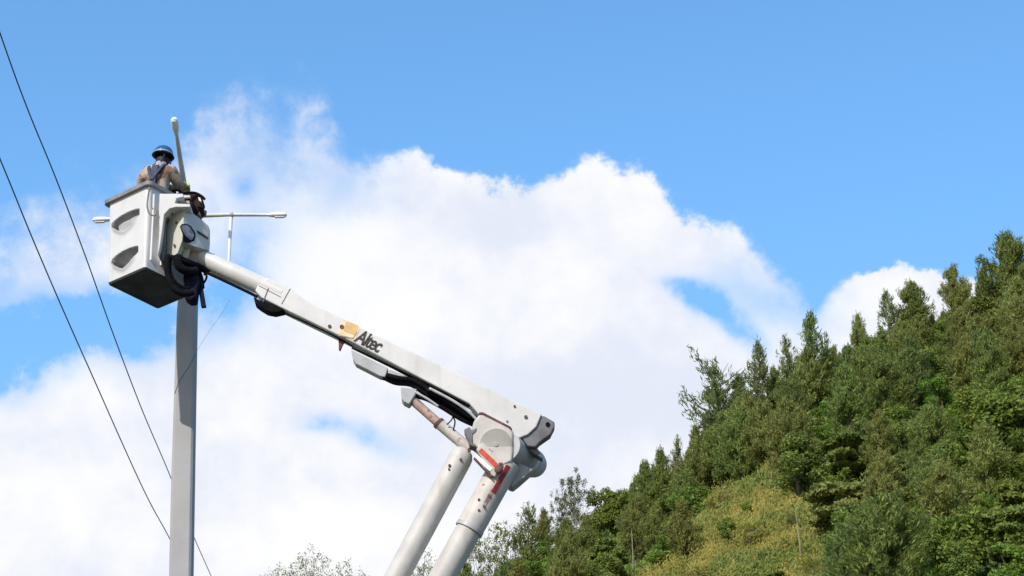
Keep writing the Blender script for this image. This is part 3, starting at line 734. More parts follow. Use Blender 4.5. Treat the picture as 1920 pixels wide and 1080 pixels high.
# levelling-rod fairing, hoses and cylinder under the boom
MB().prism([(658,655),(728,690),(722,707),(712,705),(667,682),(662,674)], YB-0.04, YB+0.09).build('fairing', 'mid', truck, bevel=0.01)
MB().prism([(730,692),(760,704),(786,722),(770,716),(733,707),(726,701)], YB-0.03, YB+0.08).build('fairing_end', 'mid', truck, bevel=0.008)
m = MB()
hose(m, [(720,706),(742,716),(772,720),(800,738),(835,758),(868,775),(888,793)], 6.2, YB+0.0)
hose(m, [(724,703),(748,709),(778,714),(810,735),(850,758),(884,778),(905,795)], 4.5, YB-0.05)
hose(m, [(776,742),(800,748),(830,764),(862,784),(890,797)], 4.6, YB-0.02)
hose(m, [(800,730),(830,746),(860,765),(885,783)], 5.0, YB-0.09)
hose(m, [(846,776),(853,790),(850,806)], 1.4, YB-0.08); hose(m, [(838,796),(846,788),(850,780)], 1.2, YB-0.1)
m.build('hydraulic_hose', 'black', truck, smooth=True)
m = MB(); hose(m, [(778,735),(800,747),(822,762)], 2.2, YB-0.12); hose(m, [(805,728),(850,752),(882,775),(900,795)], 2.6, YB-0.14); m.build('steel_line', 'mid', truck, smooth=True)
MB().prism([(751,725),(782,729),(779,740),(767,758),(757,753),(753,748)], YB-0.09, YB+0.07).build('cylinder_bracket', 'mid', truck, bevel=0.012)
cyl = MB().tube([P(772,749,YB-0.02), P(824,795,YB-0.02)], 8.5*PX, 20).build('cylinder_barrel', 'rusty', truck, auto=40)
MB().tube([P(822,793,YB-0.02), P(880,842,YB-0.02)], 10.5*PX, 20).build('cylinder_housing', 'worn', truck, auto=40)
MB().tube([P(821,792,YB-0.02), P(825,796,YB-0.02)], 11.5*PX, 20).build('cylinder_collar', 'brown', truck, auto=40)
# elbow
YE = YB-0.16
MB().prism([(888,790),(898,777),(908,775),(955,800),(962,812),(962,845),(960,864),(944,872),(930,868),(918,862),(905,846),(886,832),(882,812)], YE, YB+0.10).build('elbow_plate', 'worn', truck, bevel=0.02, seg=3)
m = MB()
m.tube([P(930,833,YE-0.008), P(930,833,YE+0.05)], 29*PX, 40); m.build('hub_disc', 'worn2', truck, bevel=0.003)
MB().tube([P(930,833,YE-0.014), P(930,833,YE-0.002)], 4*PX, 20).build('hub_pin', 'worn2', truck, bevel=0.002)
m = MB(); m.prism([(897,777),(899,772.5),(906,773),(958,800),(960,804),(955,803),(905,778)], YE-0.004, YE+0.05); m.build('gasket_edge', 'brown', truck, bevel=0.003)
m = MB().prism([(870,805),(880,800),(884,806),(894,802),(893,808),(886,814),(886,830),(892,838),(880,834),(876,820)], YE-0.01, YB); m.build('latch', 'grey', truck, bevel=0.006)
# pivot shaft of the elbow, running back through the frame
A_ = P(950,838,YB-0.10); B_ = P(984,860,YB+0.30); C_ = P(999,868,YB+0.46)
MB().tube([A_, B_], 27*PX, 36).build('pivot_housing', 'mid', truck, auto=40, bevel=0.006)
dd = (B_-A_).normalized()
MB().tube([B_-dd*0.02, B_+dd*0.025], 30*PX, 36).build('pivot_ring', 'bucket', truck, auto=40, bevel=0.005)
prof = [(0.0,27),(0.10,27.5),(0.20,26.5),(0.27,23),(0.31,17),(0.335,8),(0.34,1)]
MB().tube([B_+dd*s for s, r in prof], [r*PX for s, r in prof], 32).build('pivot_cap', 'mid', truck, smooth=True)
# end bracket of the boom
MB().prism([(1014,779),(1021,780),(1040,791),(1040,799),(1032,815),(1012,829),(1004,838),(990,837),(978,821),(992,812),(1003,799)], YB-0.075, YB+0.075).build('end_bracket', 'grey', truck, bevel=0.012)
bolt_and_hole(1027,796,4.2,YB-0.075,'black','bracket_hole_dark')  # black disc stands in for the dark inside the bracket's hole
MB().prism([(985,838),(1004,836),(1012,848),(1018,860),(1000,850)], YB+0.0, YB+0.15).build('bracket_web', 'grey', truck, bevel=0.01)
MB().prism([(966,862),(1000,880),(988,891),(972,905),(962,913),(953,910),(950,900)], YB+0.02, YB+0.22).build('gusset', 'mid2', truck, bevel=0.014)
# cross plate with tape between the two lower members
MB().prism([(893,842),(905,829),(942,866),(928,894),(922,891)], YB-0.19, YB-0.05).build('cross_plate', 'worn', truck, bevel=0.008)
m = MB(); strip(m, (900,843),(932,874),9,YB-0.196,0.006); m.build('red_tape', 'red', truck)
m = MB(); strip(m, (893,855),(921,881),7,YB-0.196,0.006); m.build('white_tape', 'lampw', truck)
m = MB(); strip(m, (889,858),(922,893),3.2,YB-0.2,0.05); m.build('plate_edge', 'brown', truck)
m = MB().ball(P(935,880,YB-0.22), 8*PX, 12, 8, (1,0.6,1.1)); m.tube([P(934,882,YB-0.23), P(938,868,YB-0.23)], 2.6*PX, 8); m.build('greasy_fitting', 'brown', truck, smooth=True)
# lower members down to the turret
def down(px, py, px2, py2, zend, y):
    a, b = P(px,py,y), P(px2,py2,y); t = (zend-a.z)/(b.z-a.z); return a, b, a+(b-a)*t
a, b, c = down(862,862,745,1080,2.6,YB)
dn = (b-a).normalized()
MB().tube([a-dn*0.13, a-dn*0.10, a-dn*0.05, a, b, c], [0.05,0.095,0.122,0.126,0.122,0.128], 32).build('parallel_link', 'worn2', truck, auto=40)
for q in ((880,845,3.0),(864,862,2.6),(843,873,2.6),(842,880,2.0)): bolt_and_hole(q[0], q[1], q[2], YB-0.122, 'brown', 'rust_boss')
a, b, c = down(941,882,830,1080,2.5,YB)
d2 = (b-a).normalized(); e_ = P(879.5,993,YB)
lb = MB().tube([a-d2*0.10, e_], [0.152, 0.146], 40).build('lower_boom', 'worn', truck, auto=40, bevel=0.01)
MB().tube([e_-d2*0.02, c], [0.134, 0.138], 40).build('lower_boom_sleeve', 'worn2', truck, auto=40)
MB().tube([e_-d2*0.035, e_+d2*0.012], [0.152, 0.152], 40).build('sleeve_band', 'mid', truck, auto=40, bevel=0.004)
# tape wrapped on the round of the lower boom
def wrap(p, q, th0, th1, rad, name, material):
    ax = (q-p).normalized(); f_ = Vector((0,-1,0)); f_ = (f_-ax*f_.dot(ax)).normalized(); s_ = f_.cross(ax)
    if s_.x < 0: s_ = -s_
    vs = []; fs = []; n = 6
    for rr in (rad, rad-0.004):
        for i in range(n+1):
            th = R(th0+(th1-th0)*i/n); o_ = (f_*math.cos(th)+s_*math.sin(th))*rr
            vs += [p+o_, q+o_]
    k = 2*(n+1)
    for i in range(n):
        fs.append((2*i, 2*i+1, 2*i+3, 2*i+2)); fs.append((k+2*i+2, k+2*i+3, k+2*i+1, k+2*i))
    fs += [(0,2*0+k,k+1,1), (2*n,2*n+1,k+2*n+1,k+2*n)]
    for i in range(n):
        fs.append((2*i, 2*i+2, k+2*i+2, k+2*i)); fs.append((2*i+1, k+2*i+1, k+2*i+3, 2*i+3))
    return MB().add(vs, fs).build(name, material, truck)
wrap(a-d2*0.04, a+d2*0.29, 12, 32, 0.1545, 'dark_red_tape', 'dred')
wrap(a+d2*0.255, a+d2*0.46, 8, 22, 0.1525, 'worn_tape_patch', mat('worn_tape_residue', (0.33,0.25,0.24), 0.6, var=0.5, scale=18, rust=0.9))
for q in ((898,937,2.4),(898,957,2.4),(917,930,3.0),(908,950,2.6)): bolt_and_hole(q[0], q[1], q[2], YB-0.142, 'brown', 'rust_boss')
# turret, deck, cab and wheels of the truck itself, below the frame
tp = Vector((TX, YB, 0))
MB().tube([tp+Vector((0,0,1.15)), tp+Vector((0,0,1.5)), tp+Vector((0,0,1.9))], [0.42,0.42,0.34], 32).build('turret', 'white', truck, auto=40)
MB().box(tp+Vector((0.05,0,2.35)), (0.42,0.26,0.55)).build('turret_yoke', 'white', truck, bevel=0.05)
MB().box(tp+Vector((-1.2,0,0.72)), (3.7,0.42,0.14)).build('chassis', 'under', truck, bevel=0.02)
MB().box(tp+Vector((0.2,0,1.0)), (2.2,1.15,0.12)).build('deck', 'white', truck, bevel=0.02)
for s in (-1,1): MB().box(tp+Vector((0.2,s*0.98,1.38)), (2.15,0.2,0.28)).build('tool_locker', 'white', truck, bevel=0.03)
cabp = [(-4.95,0.55),(-4.95,1.25),(-4.75,1.5),(-3.95,1.62),(-3.5,2.45),(-2.3,2.5),(-2.15,2.3),(-2.15,0.55)]
nn_ = len(cabp); vs = [tp+Vector((x, s*1.0, z)) for s in (-1,1) for x, z in cabp]
MB().add(vs, [tuple(range(nn_)), tuple(range(2*nn_-1, nn_-1, -1))]+[(i, nn_+i, nn_+(i+1)%nn_, (i+1)%nn_) for i in range(nn_)]).build('cab', 'white', truck, bevel=0.06, seg=3)
for s in (-1,1):
    MB().add([tp+Vector((x, s*1.004, z)) for x, z in ((-3.72,1.7),(-3.4,2.32),(-2.5,2.34),(-2.5,1.7))]+[tp+Vector((x, s*0.99, z)) for x, z in ((-3.72,1.7),(-3.4,2.32),(-2.5,2.34),(-2.5,1.7))],
             [(0,1,2,3),(7,6,5,4),(0,4,5,1),(1,5,6,2),(2,6,7,3),(3,7,4,0)]).build('side_window', 'glass', truck)
for x in (-4.0, 1.2):
    for s in (-1,1):
        w_ = MB().tube([tp+Vector((x,s*0.72,0.48)), tp+Vector((x,s*1.0,0.48))], 0.48, 32).build('wheel', 'tyre', truck, auto=40, bevel=0.04)
        MB().tube([tp+Vector((x,s*0.98,0.48)), tp+Vector((x,s*1.012,0.48))], 0.26, 24).build('rim', 'bucket', w_, auto=40, bevel=0.01)

# ---- the bucket: a fitted box frame (near bottom corner, two sides, up)
NB = P(272, 500, 20.85)
def cv(r, u, a): return RT*r + UP*u + FW*a
E3 = cv(-0.03, 0.883, 0.469).normalized()
E1 = cv(-0.385, -0.1265, 0.263); E2 = cv(0.42, -0.299, 0.536)
L1, L2 = E1.length*1.17, E2.length; E1 = (E1-E3*E1.dot(E3)).normalized(); E2 = (E2 - E3*E2.dot(E3) - E1*E2.dot(E1)).normalized()
HB = 1.005
def bucket():
    s1, s2 = 90, 40; nr = 120; RC = 0.05
    INS = []
    def ring(h, inset, dis=True):
        fl = 1 + 0.13*h; w1, w2 = L1*fl-2*inset, L2*fl-2*inset
        c = NB + E1*L1/2 + E2*L2/2 + E3*(h*HB)
        out = []; rc = 0.028+0.03*h; ins = []
        hw1, hw2 = w1/2, w2/2
        # start at the near corner of the left face, go along the left face (+E1 at -E2 side)
        def corner(cx, cy, a0):
            return [(cx+math.cos(R(a0+90*i/6))*rc, cy+math.sin(R(a0+90*i/6))*rc) for i in range(7)]
        pts2 = []
        for i in range(s1+1): pts2.append((-hw1+rc+(w1-2*rc)*i/s1, -hw2, 'L'))
        for p in corner(hw1-rc, -hw2+rc, -90)[1:-1]: pts2.append((*p, 'c'))
        for i in range(s2+1): pts2.append((hw1, -hw2+rc+(w2-2*rc)*i/s2, 'x'))
        for p in corner(hw1-rc, hw2-rc, 0)[1:-1]: pts2.append((*p, 'c'))
        for i in range(s1+1): pts2.append((hw1-rc-(w1-2*rc)*i/s1, hw2, 'x'))
        for p in corner(-hw1+rc, hw2-rc, 90)[1:-1]: pts2.append((*p, 'c'))
        for i in range(s2+1): pts2.append((-hw1, hw2-rc-(w2-2*rc)*i/s2, 'x'))
        for p in corner(-hw1+rc, -hw2+rc, 180)[1:-1]: pts2.append((*p, 'c'))
        for a_, b_, tg in pts2:
            d_ = 0.0
            if tg == 'L' and dis:
                s = (a_+hw1)/w1
                for hc in (0.66, 0.215):
                    q = (s-0.56)/0.355
                    if abs(q) < 1:
                        top = hc + 0.085*math.sqrt(max(0, 1-((q+0.15)/1.16)**2)) + 0.012
                        bot = hc - 0.125*(1-abs(q-0.0)**1.5)
                        if bot < h < top: d_ = 0.25*(top-h)/(top-bot)*min(1, (1-abs(q))*16)
                        elif h <= bot: d_ = -0.020*math.exp(-((bot-h)/0.035)**2)*min(1, (1-abs(q))*3)
            out.append(c + E1*a_ + E2*(b_+d_)); ins.append(0 if d_ <= 0 else (1 if h > 0.45 else 2))
        INS.append(ins)
        return out
    rings = [ring(k/nr, 0) for k in range(nr+1)] 
    n = len(rings[0]); vs = [p for r_ in rings for p in r_]
    fs = [(i*n+k, i*n+(k+1)%n, (i+1)*n+(k+1)%n, (i+1)*n+k) for i in range(nr) for k in range(n)]
    pocket = {1: [], 2: []}; rest = []
    for f in fs:
        tg = [INS[i//n][i%n] for i in f]
        (pocket[tg[0]] if tg[0] and min(tg) == max(tg) else rest).append(f)
    fs = rest
    inner = ring(1.0, 0.012, False) + ring(0.0, 0.17, False); off = len(vs); vs += inner
    o0 = nr*n
    fs += [(o0+k, o0+(k+1)%n, off+(k+1)%n, off+k) for k in range(n)]
    bk = MB().add(vs, fs).build('bucket', 'bucket', truck, auto=32)
    for k_ in (1, 2): MB().add(vs, pocket[k_]).build('step_pocket', 'pocket', bk, auto=60)
    # liner inside
    li = ring(1.0, 0.014, False) + ring(0.07, 0.165, False)
    MB().add(li, [(k, n+k, n+(k+1)%n, (k+1)%n) for k in range(n)] + [tuple(range(n, 2*n))]).build('bucket_liner', 'mid', truck, smooth=False)
    # underside plate with a worn skid lip
    b0 = ring(0.0, -0.004, False); b1 = ring(-0.022, 0.004, False); b2 = ring(-0.022, 0.03, False); b3 = ring(-0.012, 0.04, False)
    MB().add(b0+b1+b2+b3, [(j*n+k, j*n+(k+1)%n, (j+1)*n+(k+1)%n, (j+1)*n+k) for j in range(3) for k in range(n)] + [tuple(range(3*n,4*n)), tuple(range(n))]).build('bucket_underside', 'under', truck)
    # rolled rim
    r0 = ring(0.955, -0.012, False); r1 = ring(0.958, -0.038, False); r2 = ring(1.0, -0.040, False); r3 = ring(1.015, -0.02, False); r4 = ring(1.012, 0.03, False); r5 = ring(0.98, 0.03, False)
    J = [r0, r1, r2, r3, r4, r5]
    MB().add([p for r_ in J for p in r_], [(j*n+k, j*n+(k+1)%n, ((j+1)%6)*n+(k+1)%n, ((j+1)%6)*n+k) for j in range(6) for k in range(n)]).build('bucket_rim', 'rim', truck, auto=50)
    # low ribs moulded on the right face
    for q, w_ in ((0.10,0.016),(0.30,0.02)):
        base = NB - E1*0.004 + E2*(L2*q)
        m = MB(); vs = []
        for h in (0.10, 0.9):
            fl = 1+0.13*h; cc = NB + E1*L1/2 + E2*L2/2 + E3*h*HB - E1*L1*fl/2 + E2*(L2*fl*(q-0.5))
            vs += [cc+E2*(-w_)+E1*0.01, cc+E2*(-w_*0.5)-E1*0.014, cc+E2*(w_*0.5)-E1*0.014, cc+E2*w_+E1*0.01]
        m.add(vs, [(0,1,5,4),(1,2,6,5),(2,3,7,6),(0,3,2,1),(4,5,6,7),(0,4,7,3)]).build('moulded_rib', 'bucket', truck, bevel=0.006)
    return bk
bucket()
def bpt(s1, s2, h): return NB + E1*L1*s1 + E2*L2*s2 + E3*HB*h
# hook line hanging down the near corner of the bucket
m = MB(); hose(m, [(280,352),(277,372),(276,388),(280,400),(287,404),(292,402),(293,396)], 1.7, 20.80); hose(m, [(284,356),(284,385),(287,392)], 1.2, 20.80); m.build('hanging_hook', 'rim', truck, smooth=True)
# bucket mounting bracket and tip structure
MB().prism([(299,363),(343,363),(344,369),(331,372),(328,381),(357,383),(356,388),(330,388),(318,391),(308,402),(303,440),(299,466),(296,478),(299,430),(298,395)], 20.84, 21.06).build('mounting_bracket', 'bucket', truck, bevel=0.01)
MB().prism([(317,389),(345,386),(345,391),(318,400),(311,413),(309,486),(305,490),(301,466),(304,432),(308,401)], 20.95, 21.15).build('bracket_gap_shade', 'grey', truck, bevel=0.006)  # dark strip put in for the shaded gap beside the cover
# cover of the levelling gear: a folded panel with its edge towards us
def folded(pts, back, name, material, bevel=0.01):
    a = [P(px, py, y) for px, py, y in pts]; n = len(a); b = [Vector((p.x, p.y+back, p.z)) for p in a]
    c = sum(a, Vector())/n; cb = Vector((c.x, c.y+back, c.z))
    return a, b
YF = 20.93
mb = MB()
Lf = [(309,403,YF+0.16),(345,387,YF),(344,420,YF-0.01),(341,452,YF-0.02),(333,474,YF+0.02),(323,484,YF+0.07),(310,487,YF+0.14),(305,483,YF+0.16),(307,440,YF+0.16)]
Rf = [(345,387,YF),(359,398,YF+0.10),(378,412,YF+0.22),(391,424,YF+0.30),(391,446,YF+0.30),(389,468,YF+0.29),(365,462,YF+0.12),(341,452,YF-0.02),(344,420,YF-0.01)]
for F_ in (Lf, Rf):
    a = [P(*q) for q in F_]; n = len(a); b = [Vector((p.x, YF+0.42, p.z)) for p in a]
    mb.add(a+b, [tuple(range(n)), tuple(range(2*n-1, n-1, -1))]+[(i, n+i, n+(i+1)%n, (i+1)%n) for i in range(n)])
mb.build('levelling_cover', 'cream', truck)
for q in ((331,418,2.3,YF+0.05),(327,460,2.3,YF+0.035)): bolt_and_hole(q[0], q[1], q[2], q[3], 'brown', 'cover_bolt')
def onR(px, py, out=0.012):      # a point on the right-hand fold of the cover
    t = (px-343)/(391-343); return P(px, py, YF+0.30*t-out)
def plate_on(pts, fn, name, material, t=0.012, parent=truck):
    a = [fn(px, py, t) for px, py in pts]; b = [fn(px, py, -0.01) for px, py in pts]; n = len(a)
    return MB().add(a+b, [tuple(range(n)), tuple(range(2*n-1, n-1, -1))]+[(i, n+i, n+(i+1)%n, (i+1)%n) for i in range(n)]).build(name, material, parent, bevel=0.003)
wl = plate_on([(337,425),(341,420),(350,419),(358,424),(366,436),(367,443),(364,452),(357,454),(348,446),(342,438)], onR, 'work_light', 'black', 0.02)
plate_on([(339.5,426),(343,422),(350,421.5),(356,426),(363,437),(364,442),(361,449),(357,450.5),(349,443),(344,436)], onR, 'light_lens', 'glass', 0.028, wl)
plate_on([(343,441),(352,449),(359,455),(350,456),(343,453)], onR, 'light_mount', 'black', 0.02)
plate_on([(369,431),(391,445),(390,449),(370,437)], onR, 'cover_slot', 'brown', 0.014)
# dark recess and gear on top of the cover, behind the hands
MB().prism([(316,368),(358,366),(360,384),(318,384)], 20.97, 21.2).build('control_housing', 'gearb', truck, bevel=0.01)
MB().prism([(335,366),(356,366),(357,370),(337,371)], 20.93, 20.99).build('control_lip', 'cream', truck, bevel=0.004)
MB().prism([(330,371),(336,369),(337,377),(332,378)], 20.93, 20.99).build('control_lever', 'cream', truck, bevel=0.004)
MB().prism([(337,377),(355,376),(356,382),(338,383)], 20.94, 21.0).build('control_panel', 'rusty', truck, bevel=0.004)
# boom tip knuckle
MB().prism([(343,455),(357,452),(372,460),(375,470),(370,492),(362,500),(349,494),(343,480)], YB-0.10, YB+0.10).build('tip_knuckle', 'rusty', truck, bevel=0.015)
MB().prism([(345,461),(352,455),(357,460),(351,482),(345,487),(341,482)], YB-0.20, YB-0.12).build('knuckle_link', 'cream', truck, bevel=0.01)
# hoses hanging in loops under the tip
m = MB()
hose(m, [(314,478,20.93),(313,500,20.93),(317,524,20.94),(328,543,20.96),(345,551,21.0),(362,548,21.05)], 5.8)
hose(m, [(334,484,21.02),(352,492,21.08),(372,500,21.2),(390,510,21.3)], 6.5)
hose(m, [(332,480,21.0),(336,499,21.0),(350,508,21.05),(368,508,21.15)], 8.0)
hose(m, [(345,492,21.3),(362,500,21.3),(374,516,21.3),(378,540,21.28)], 6.0)
hose(m, [(352,505,21.25),(350,525,21.22),(353,545,21.22)], 6.0)
hose(m, [(323,478,20.96),(319,500,20.96),(325,522,20.96),(340,537,21.0),(356,540,21.05)], 2.2)
m.build('hose_loops', 'black', truck, smooth=True)
m = MB(); hose(m, [(379,535,21.3),(386,524,21.28),(387,516,21.26),(382,514,21.26)], 2.2); m.build('end_hook', 'black', truck, smooth=True)

# black canvas tool bag and strap hanging from the hoses
bag = empty('tool_bag', P(358,560,21.2), 'black canvas tool bag hanging among the hoses under the boom tip', 'bag')
MB().prism([(347,512),(358,508),(371,512),(374,525),(370,545),(367,564),(355,564),(345,558),(346,535)], 21.13, 21.3).build('bag_body', 'navy', bag, bevel=0.03, seg=3)
m = MB(); hose(m, [(350,514,21.12),(354,498,21.12),(364,498,21.12),(368,514,21.12)], 1.6); m.build('bag_handle', 'black', bag, smooth=True)
st = MB().prism([(371,518),(377,520),(381,545),(386,574),(377,575),(373,548)], 21.2, 21.26).build('tool_strap', 'navy', bevel=0.006)
tag(st, 'dark webbing strap dangling to the right of the tool bag', 'strap')
# bundle of gear clamped at the lamp post top
gear = empty('clamp_bundle', P(368,395,21.3), 'dark brown clamp and tool bundle against the lamp post top right of the worker', 'tool bundle')
MB().prism([(346,364),(358,361),(372,364),(381,372),(377,377),(380,388),(374,391),(371,400),(362,397),(352,390),(346,386),(349,376)], 21.18, 21.42).build('bundle_body', 'gearb', gear, bevel=0.02, seg=2)
m = MB(); hose(m, [(334,364,21.0),(350,361.5,21.1),(366,362,21.15),(378,368,21.15),(384,374,21.15)], 2.6); hose(m, [(372,388,21.16),(378,389,21.14),(384,389,21.14)], 2.2); m.build('black_strap', 'black', gear, smooth=True)
MB().prism([(371,369),(376,371),(378,379),(373,376)], 21.14, 21.2).build('steel_tongue', 'galv', gear, bevel=0.004)
MB().prism([(366,397),(373,393),(377,406),(371,405)], 21.2, 21.3).build('clamp_jaw', 'rusty', gear, bevel=0.006)

# ------------------------------------------------------------------ the worker
FL = bpt(0.52, 0.47, 0.0) + Vector((0,0,0.10))
person = empty('person', FL, 'person in blue wide-brim hard hat, tan shirt and harness standing in the bucket', 'person')
fw = Vector((0.25, 0.97, 0)).normalized(); rt = Vector((fw.y, -fw.x, 0)); person.scale = (0.93, 0.93, 0.93)
def pp(r, f, z): return FL + rt*r + fw*(f+0.06*max(0.0, z-0.95)) + Vector((0,0,z*0.985))
def skin(name, chains, material, parent, sub=2, rootv=0):
    vs = []; es = []; rad = []; idx = {}
    for ch_ in chains:
        prev = None
        for key, co_, r in ch_:
            if key in idx: i = idx[key]
            else: i = len(vs); vs.append(co_); rad.append(r); idx[key] = i
            if prev is not None: es.append((prev, i))
            prev = i
    off = ORG[parent.name]; me = bpy.data.meshes.new(name); me.from_pydata([tuple(v-off) for v in vs], es, []); me.update()
    o = newobj(name, me, parent); 
    o.modifiers.new('skin', 'SKIN'); sk = me.skin_vertices[0].data if me.skin_vertices else None
    if sk is None:
        bpy.context.view_layer.objects.active = o
        me.skin_vertices.new(); sk = me.skin_vertices[0].data
    for i, r in enumerate(rad):
        sk[i].radius = (r, r) if not isinstance(r, tuple) else r; sk[i].use_root = (i == rootv)
    o.modifiers['skin'].use_smooth_shade = True
    s = o.modifiers.new('sub', 'SUBSURF'); s.levels = sub; s.render_levels = sub
    me.materials.append(M[material]); return o
hipC = pp(0,0,0.95)
SL, SR = pp(-0.17,0.0,1.40), pp(0.16,0.03,1.395)
EL, ER = pp(-0.25,0.10,1.23), pp(0.23,0.14,1.24)
WL, WR = pp(0.05,0.30,1.31), pp(0.20,0.30,1.33)
headC = pp(0.03,0.035,1.60)
look = (fw*0.5 + rt*0.8 + Vector((0,0,-0.35))).normalized()
body = skin('body', [
    [('hip',hipC,(0.13,0.10)),('belly',pp(0,0.01,1.1),(0.125,0.095)),('chest',pp(0,0.0,1.27),(0.145,0.105)),('neckb',pp(0.01,0.01,1.42),(0.085,0.075)),('neck',pp(0.015,0.02,1.49),0.055),('skull0',headC-Vector((0,0,0.05)),0.070),('skull',headC+Vector((0,0,0.03)),0.078)],
    [('skull0',None,0),('jaw',headC+look*0.05+Vector((0,0,-0.075)),0.05)],
    [('neckb',None,0),('sl',SL,0.062),('el',EL,0.043),('wl',WL,0.029)],
    [('neckb',None,0),('sr',SR,0.062),('er',ER,0.043),('wr',WR,0.029)],
    [('hip',None,0),('hl',pp(-0.095,0,0.86),0.088),('kl',pp(-0.11,0.03,0.48),0.06),('al',pp(-0.12,-0.01,0.09),0.042),('tl',pp(-0.13,0.14,0.03),0.034)],
    [('hip',None,0),('hr',pp(0.095,0,0.86),0.088),('kr',pp(0.11,0.03,0.48),0.06),('ar',pp(0.12,-0.01,0.09),0.042),('tr',pp(0.13,0.14,0.03),0.034)],
], 'skin', person)
# nose, eyes and ears
lk = (fw*0.5+rt*0.8).normalized(); ls = Vector((lk.y,-lk.x,0))
MB().ball(headC+lk*0.098+Vector((0,0,-0.015)), 0.017, 10, 8, (0.8,1,1.5)).build('nose', 'skin', person, smooth=True)
for s in (-1,1): MB().ball(headC+lk*0.082+ls*s*0.032+Vector((0,0,0.012)), 0.011, 8, 6).build('eye', 'skin', person, smooth=True); MB().ball(headC+ls*s*0.088+Vector((0,0,-0.01)), 0.024, 8, 6, (0.5,0.6,1.2)).build('ear', 'skin', person, smooth=True)
MB().box(headC+lk*0.088+Vector((0,0,-0.055)), (0.012,0.02,0.005)).build('mouth', 'skin', person, bevel=0.003)
skin('shirt', [
    [('b',pp(0,0.0,1.0),(0.15,0.12)),('c',pp(0,0.0,1.15),(0.15,0.12)),('d',pp(0,0.0,1.30),(0.165,0.128)),('n',pp(0.01,0.01,1.40),(0.11,0.095)),('nn',pp(0.012,0.015,1.435),(0.07,0.065))],
    [('n',None,0),('sl',SL+Vector((0,0,-0.005)),0.090),('el',EL,0.070),('wl',EL+(WL-EL)*0.85,0.050)],
    [('n',None,0),('sr',SR+Vector((0,0,-0.005)),0.090),('er',ER,0.070),('wr',ER+(WR-ER)*0.85,0.050)]], 'shirt', person)
skin('trousers', [
    [('hip',pp(0,0,0.93),(0.145,0.115)),('w',pp(0,0,1.01),(0.14,0.112))],
    [('hip',None,0),('hl',pp(-0.095,0,0.84),0.098),('kl',pp(-0.11,0.03,0.48),0.074),('al',pp(-0.12,-0.01,0.12),0.062)],
    [('hip',None,0),('hr',pp(0.095,0,0.84),0.098),('kr',pp(0.11,0.03,0.48),0.074),('ar',pp(0.12,-0.01,0.12),0.062)]], 'trousers', person)
m = MB().tube(smoothpath([pp(0.01,0.0,1.40), pp(0.015,0.012,1.45), pp(0.018,0.02,1.48), pp(0.02,0.027,1.515)], 4), [0.092,0.09,0.088,0.084,0.082,0.08,0.078,0.077,0.076,0.075,0.074,0.072,0.066], 20); m.build('neck_cloth', 'snood', person, smooth=True)
# boots
for s in (-1,1):
    b0 = pp(s*0.12,-0.03,0.045); m = MB().tube([b0-fw*0.05, b0, b0+fw*0.10, b0+fw*0.19, b0+fw*0.22], [0.035,0.05,0.05,0.042,0.02], 14); m.tube([b0+Vector((0,0,0.0)), b0+Vector((0,0,0.13))], 0.055, 14); m.build('boot', 'black', person, smooth=True)
# gloves: palm, four fingers and thumb, curled round the work
def hand(w, toward, name):
    d = toward.normalized(); s_ = d.cross(Vector((0,0,1))).normalized(); u_ = s_.cross(d)
    m = MB(); m.tube([w-d*0.05, w, w+d*0.02], [0.044,0.042,0.036], 14)
    m.ball(w+d*0.055, 0.05, 14, 10, (0.85,1.05,0.42), Matrix((s_, d, u_)).transposed())
    for i, ln in enumerate((0.068,0.08,0.075,0.058)):
        o_ = (i-1.5)*0.022; k0 = w+d*0.092+s_*o_; k1 = k0+d*ln*0.5-u_*0.008; k2 = k1+d*ln*0.3-u_*ln*0.35; k3 = k2-u_*ln*0.3-d*0.004
        m.tube([w+d*0.05+s_*o_*0.8, k0, k1, k2, k3], [0.013,0.0125,0.0115,0.0105,0.008], 8)
    sg = 1 if name == 'l' else -1
    t0 = w+d*0.03+s_*sg*0.035; m.tube([w+d*0.015+s_*sg*0.02, t0, t0+d*0.035+s_*sg*0.025-u_*0.01, t0+d*0.06+s_*sg*0.022-u_*0.035], [0.018,0.016,0.014,0.010], 8)
    m.build('glove', 'glove', person, smooth=True)
hand(WL, (WL-EL)*0.5+fw*0.1, 'l'); hand(WR, (WR-ER)*0.6+fw*0.1, 'r')
# hard hat: crown, ridge, wide brim
up_h = (Vector((0,0,1)) + lk*0.10 - ls*0.12).normalized(); hx = lk - up_h*lk.dot(up_h); hx.normalize(); hy = up_h.cross(hx)
hc = headC + Vector((0,0,0.045)); Rm = Matrix((hx, hy, up_h)).transposed()
HS = 0.87
def lathe(prof, seg=40, sc=(1.12,1.0)):
    vs = []
    for r, z in prof:
        for k in range(seg):
            th = 2*math.pi*k/seg; vs.append(hc + Rm @ Vector((r*math.cos(th)*sc[0]*HS, r*math.sin(th)*sc[1]*HS, z*HS)))
    n = len(prof); fs = [(i*seg+k, i*seg+(k+1)%seg, (i+1)*seg+(k+1)%seg, (i+1)*seg+k) for i in range(n-1) for k in range(seg)]
    return MB().add(vs, fs)
hat = lathe([(0.112,-0.005),(0.113,0.03),(0.106,0.062),(0.090,0.092),(0.062,0.115),(0.030,0.126),(0.001,0.128)]).build('hard_hat', 'helmet', person, smooth=True)
lathe([(0.1135,-0.004),(0.125,-0.012),(0.136,-0.026),(0.139,-0.032),(0.134,-0.034),(0.120,-0.020),(0.104,-0.014),(0.104,0.0)]).build('hat_brim', 'helmdk', person, smooth=True)
m = MB()
arc = [hc + Rm @ Vector((math.cos(R(a_))*0.128*HS, 0, max(0.0, math.sin(R(a_))*0.131*HS))) for a_ in range(0, 181, 12)]
m.tube(arc, 0.0085, 8); 
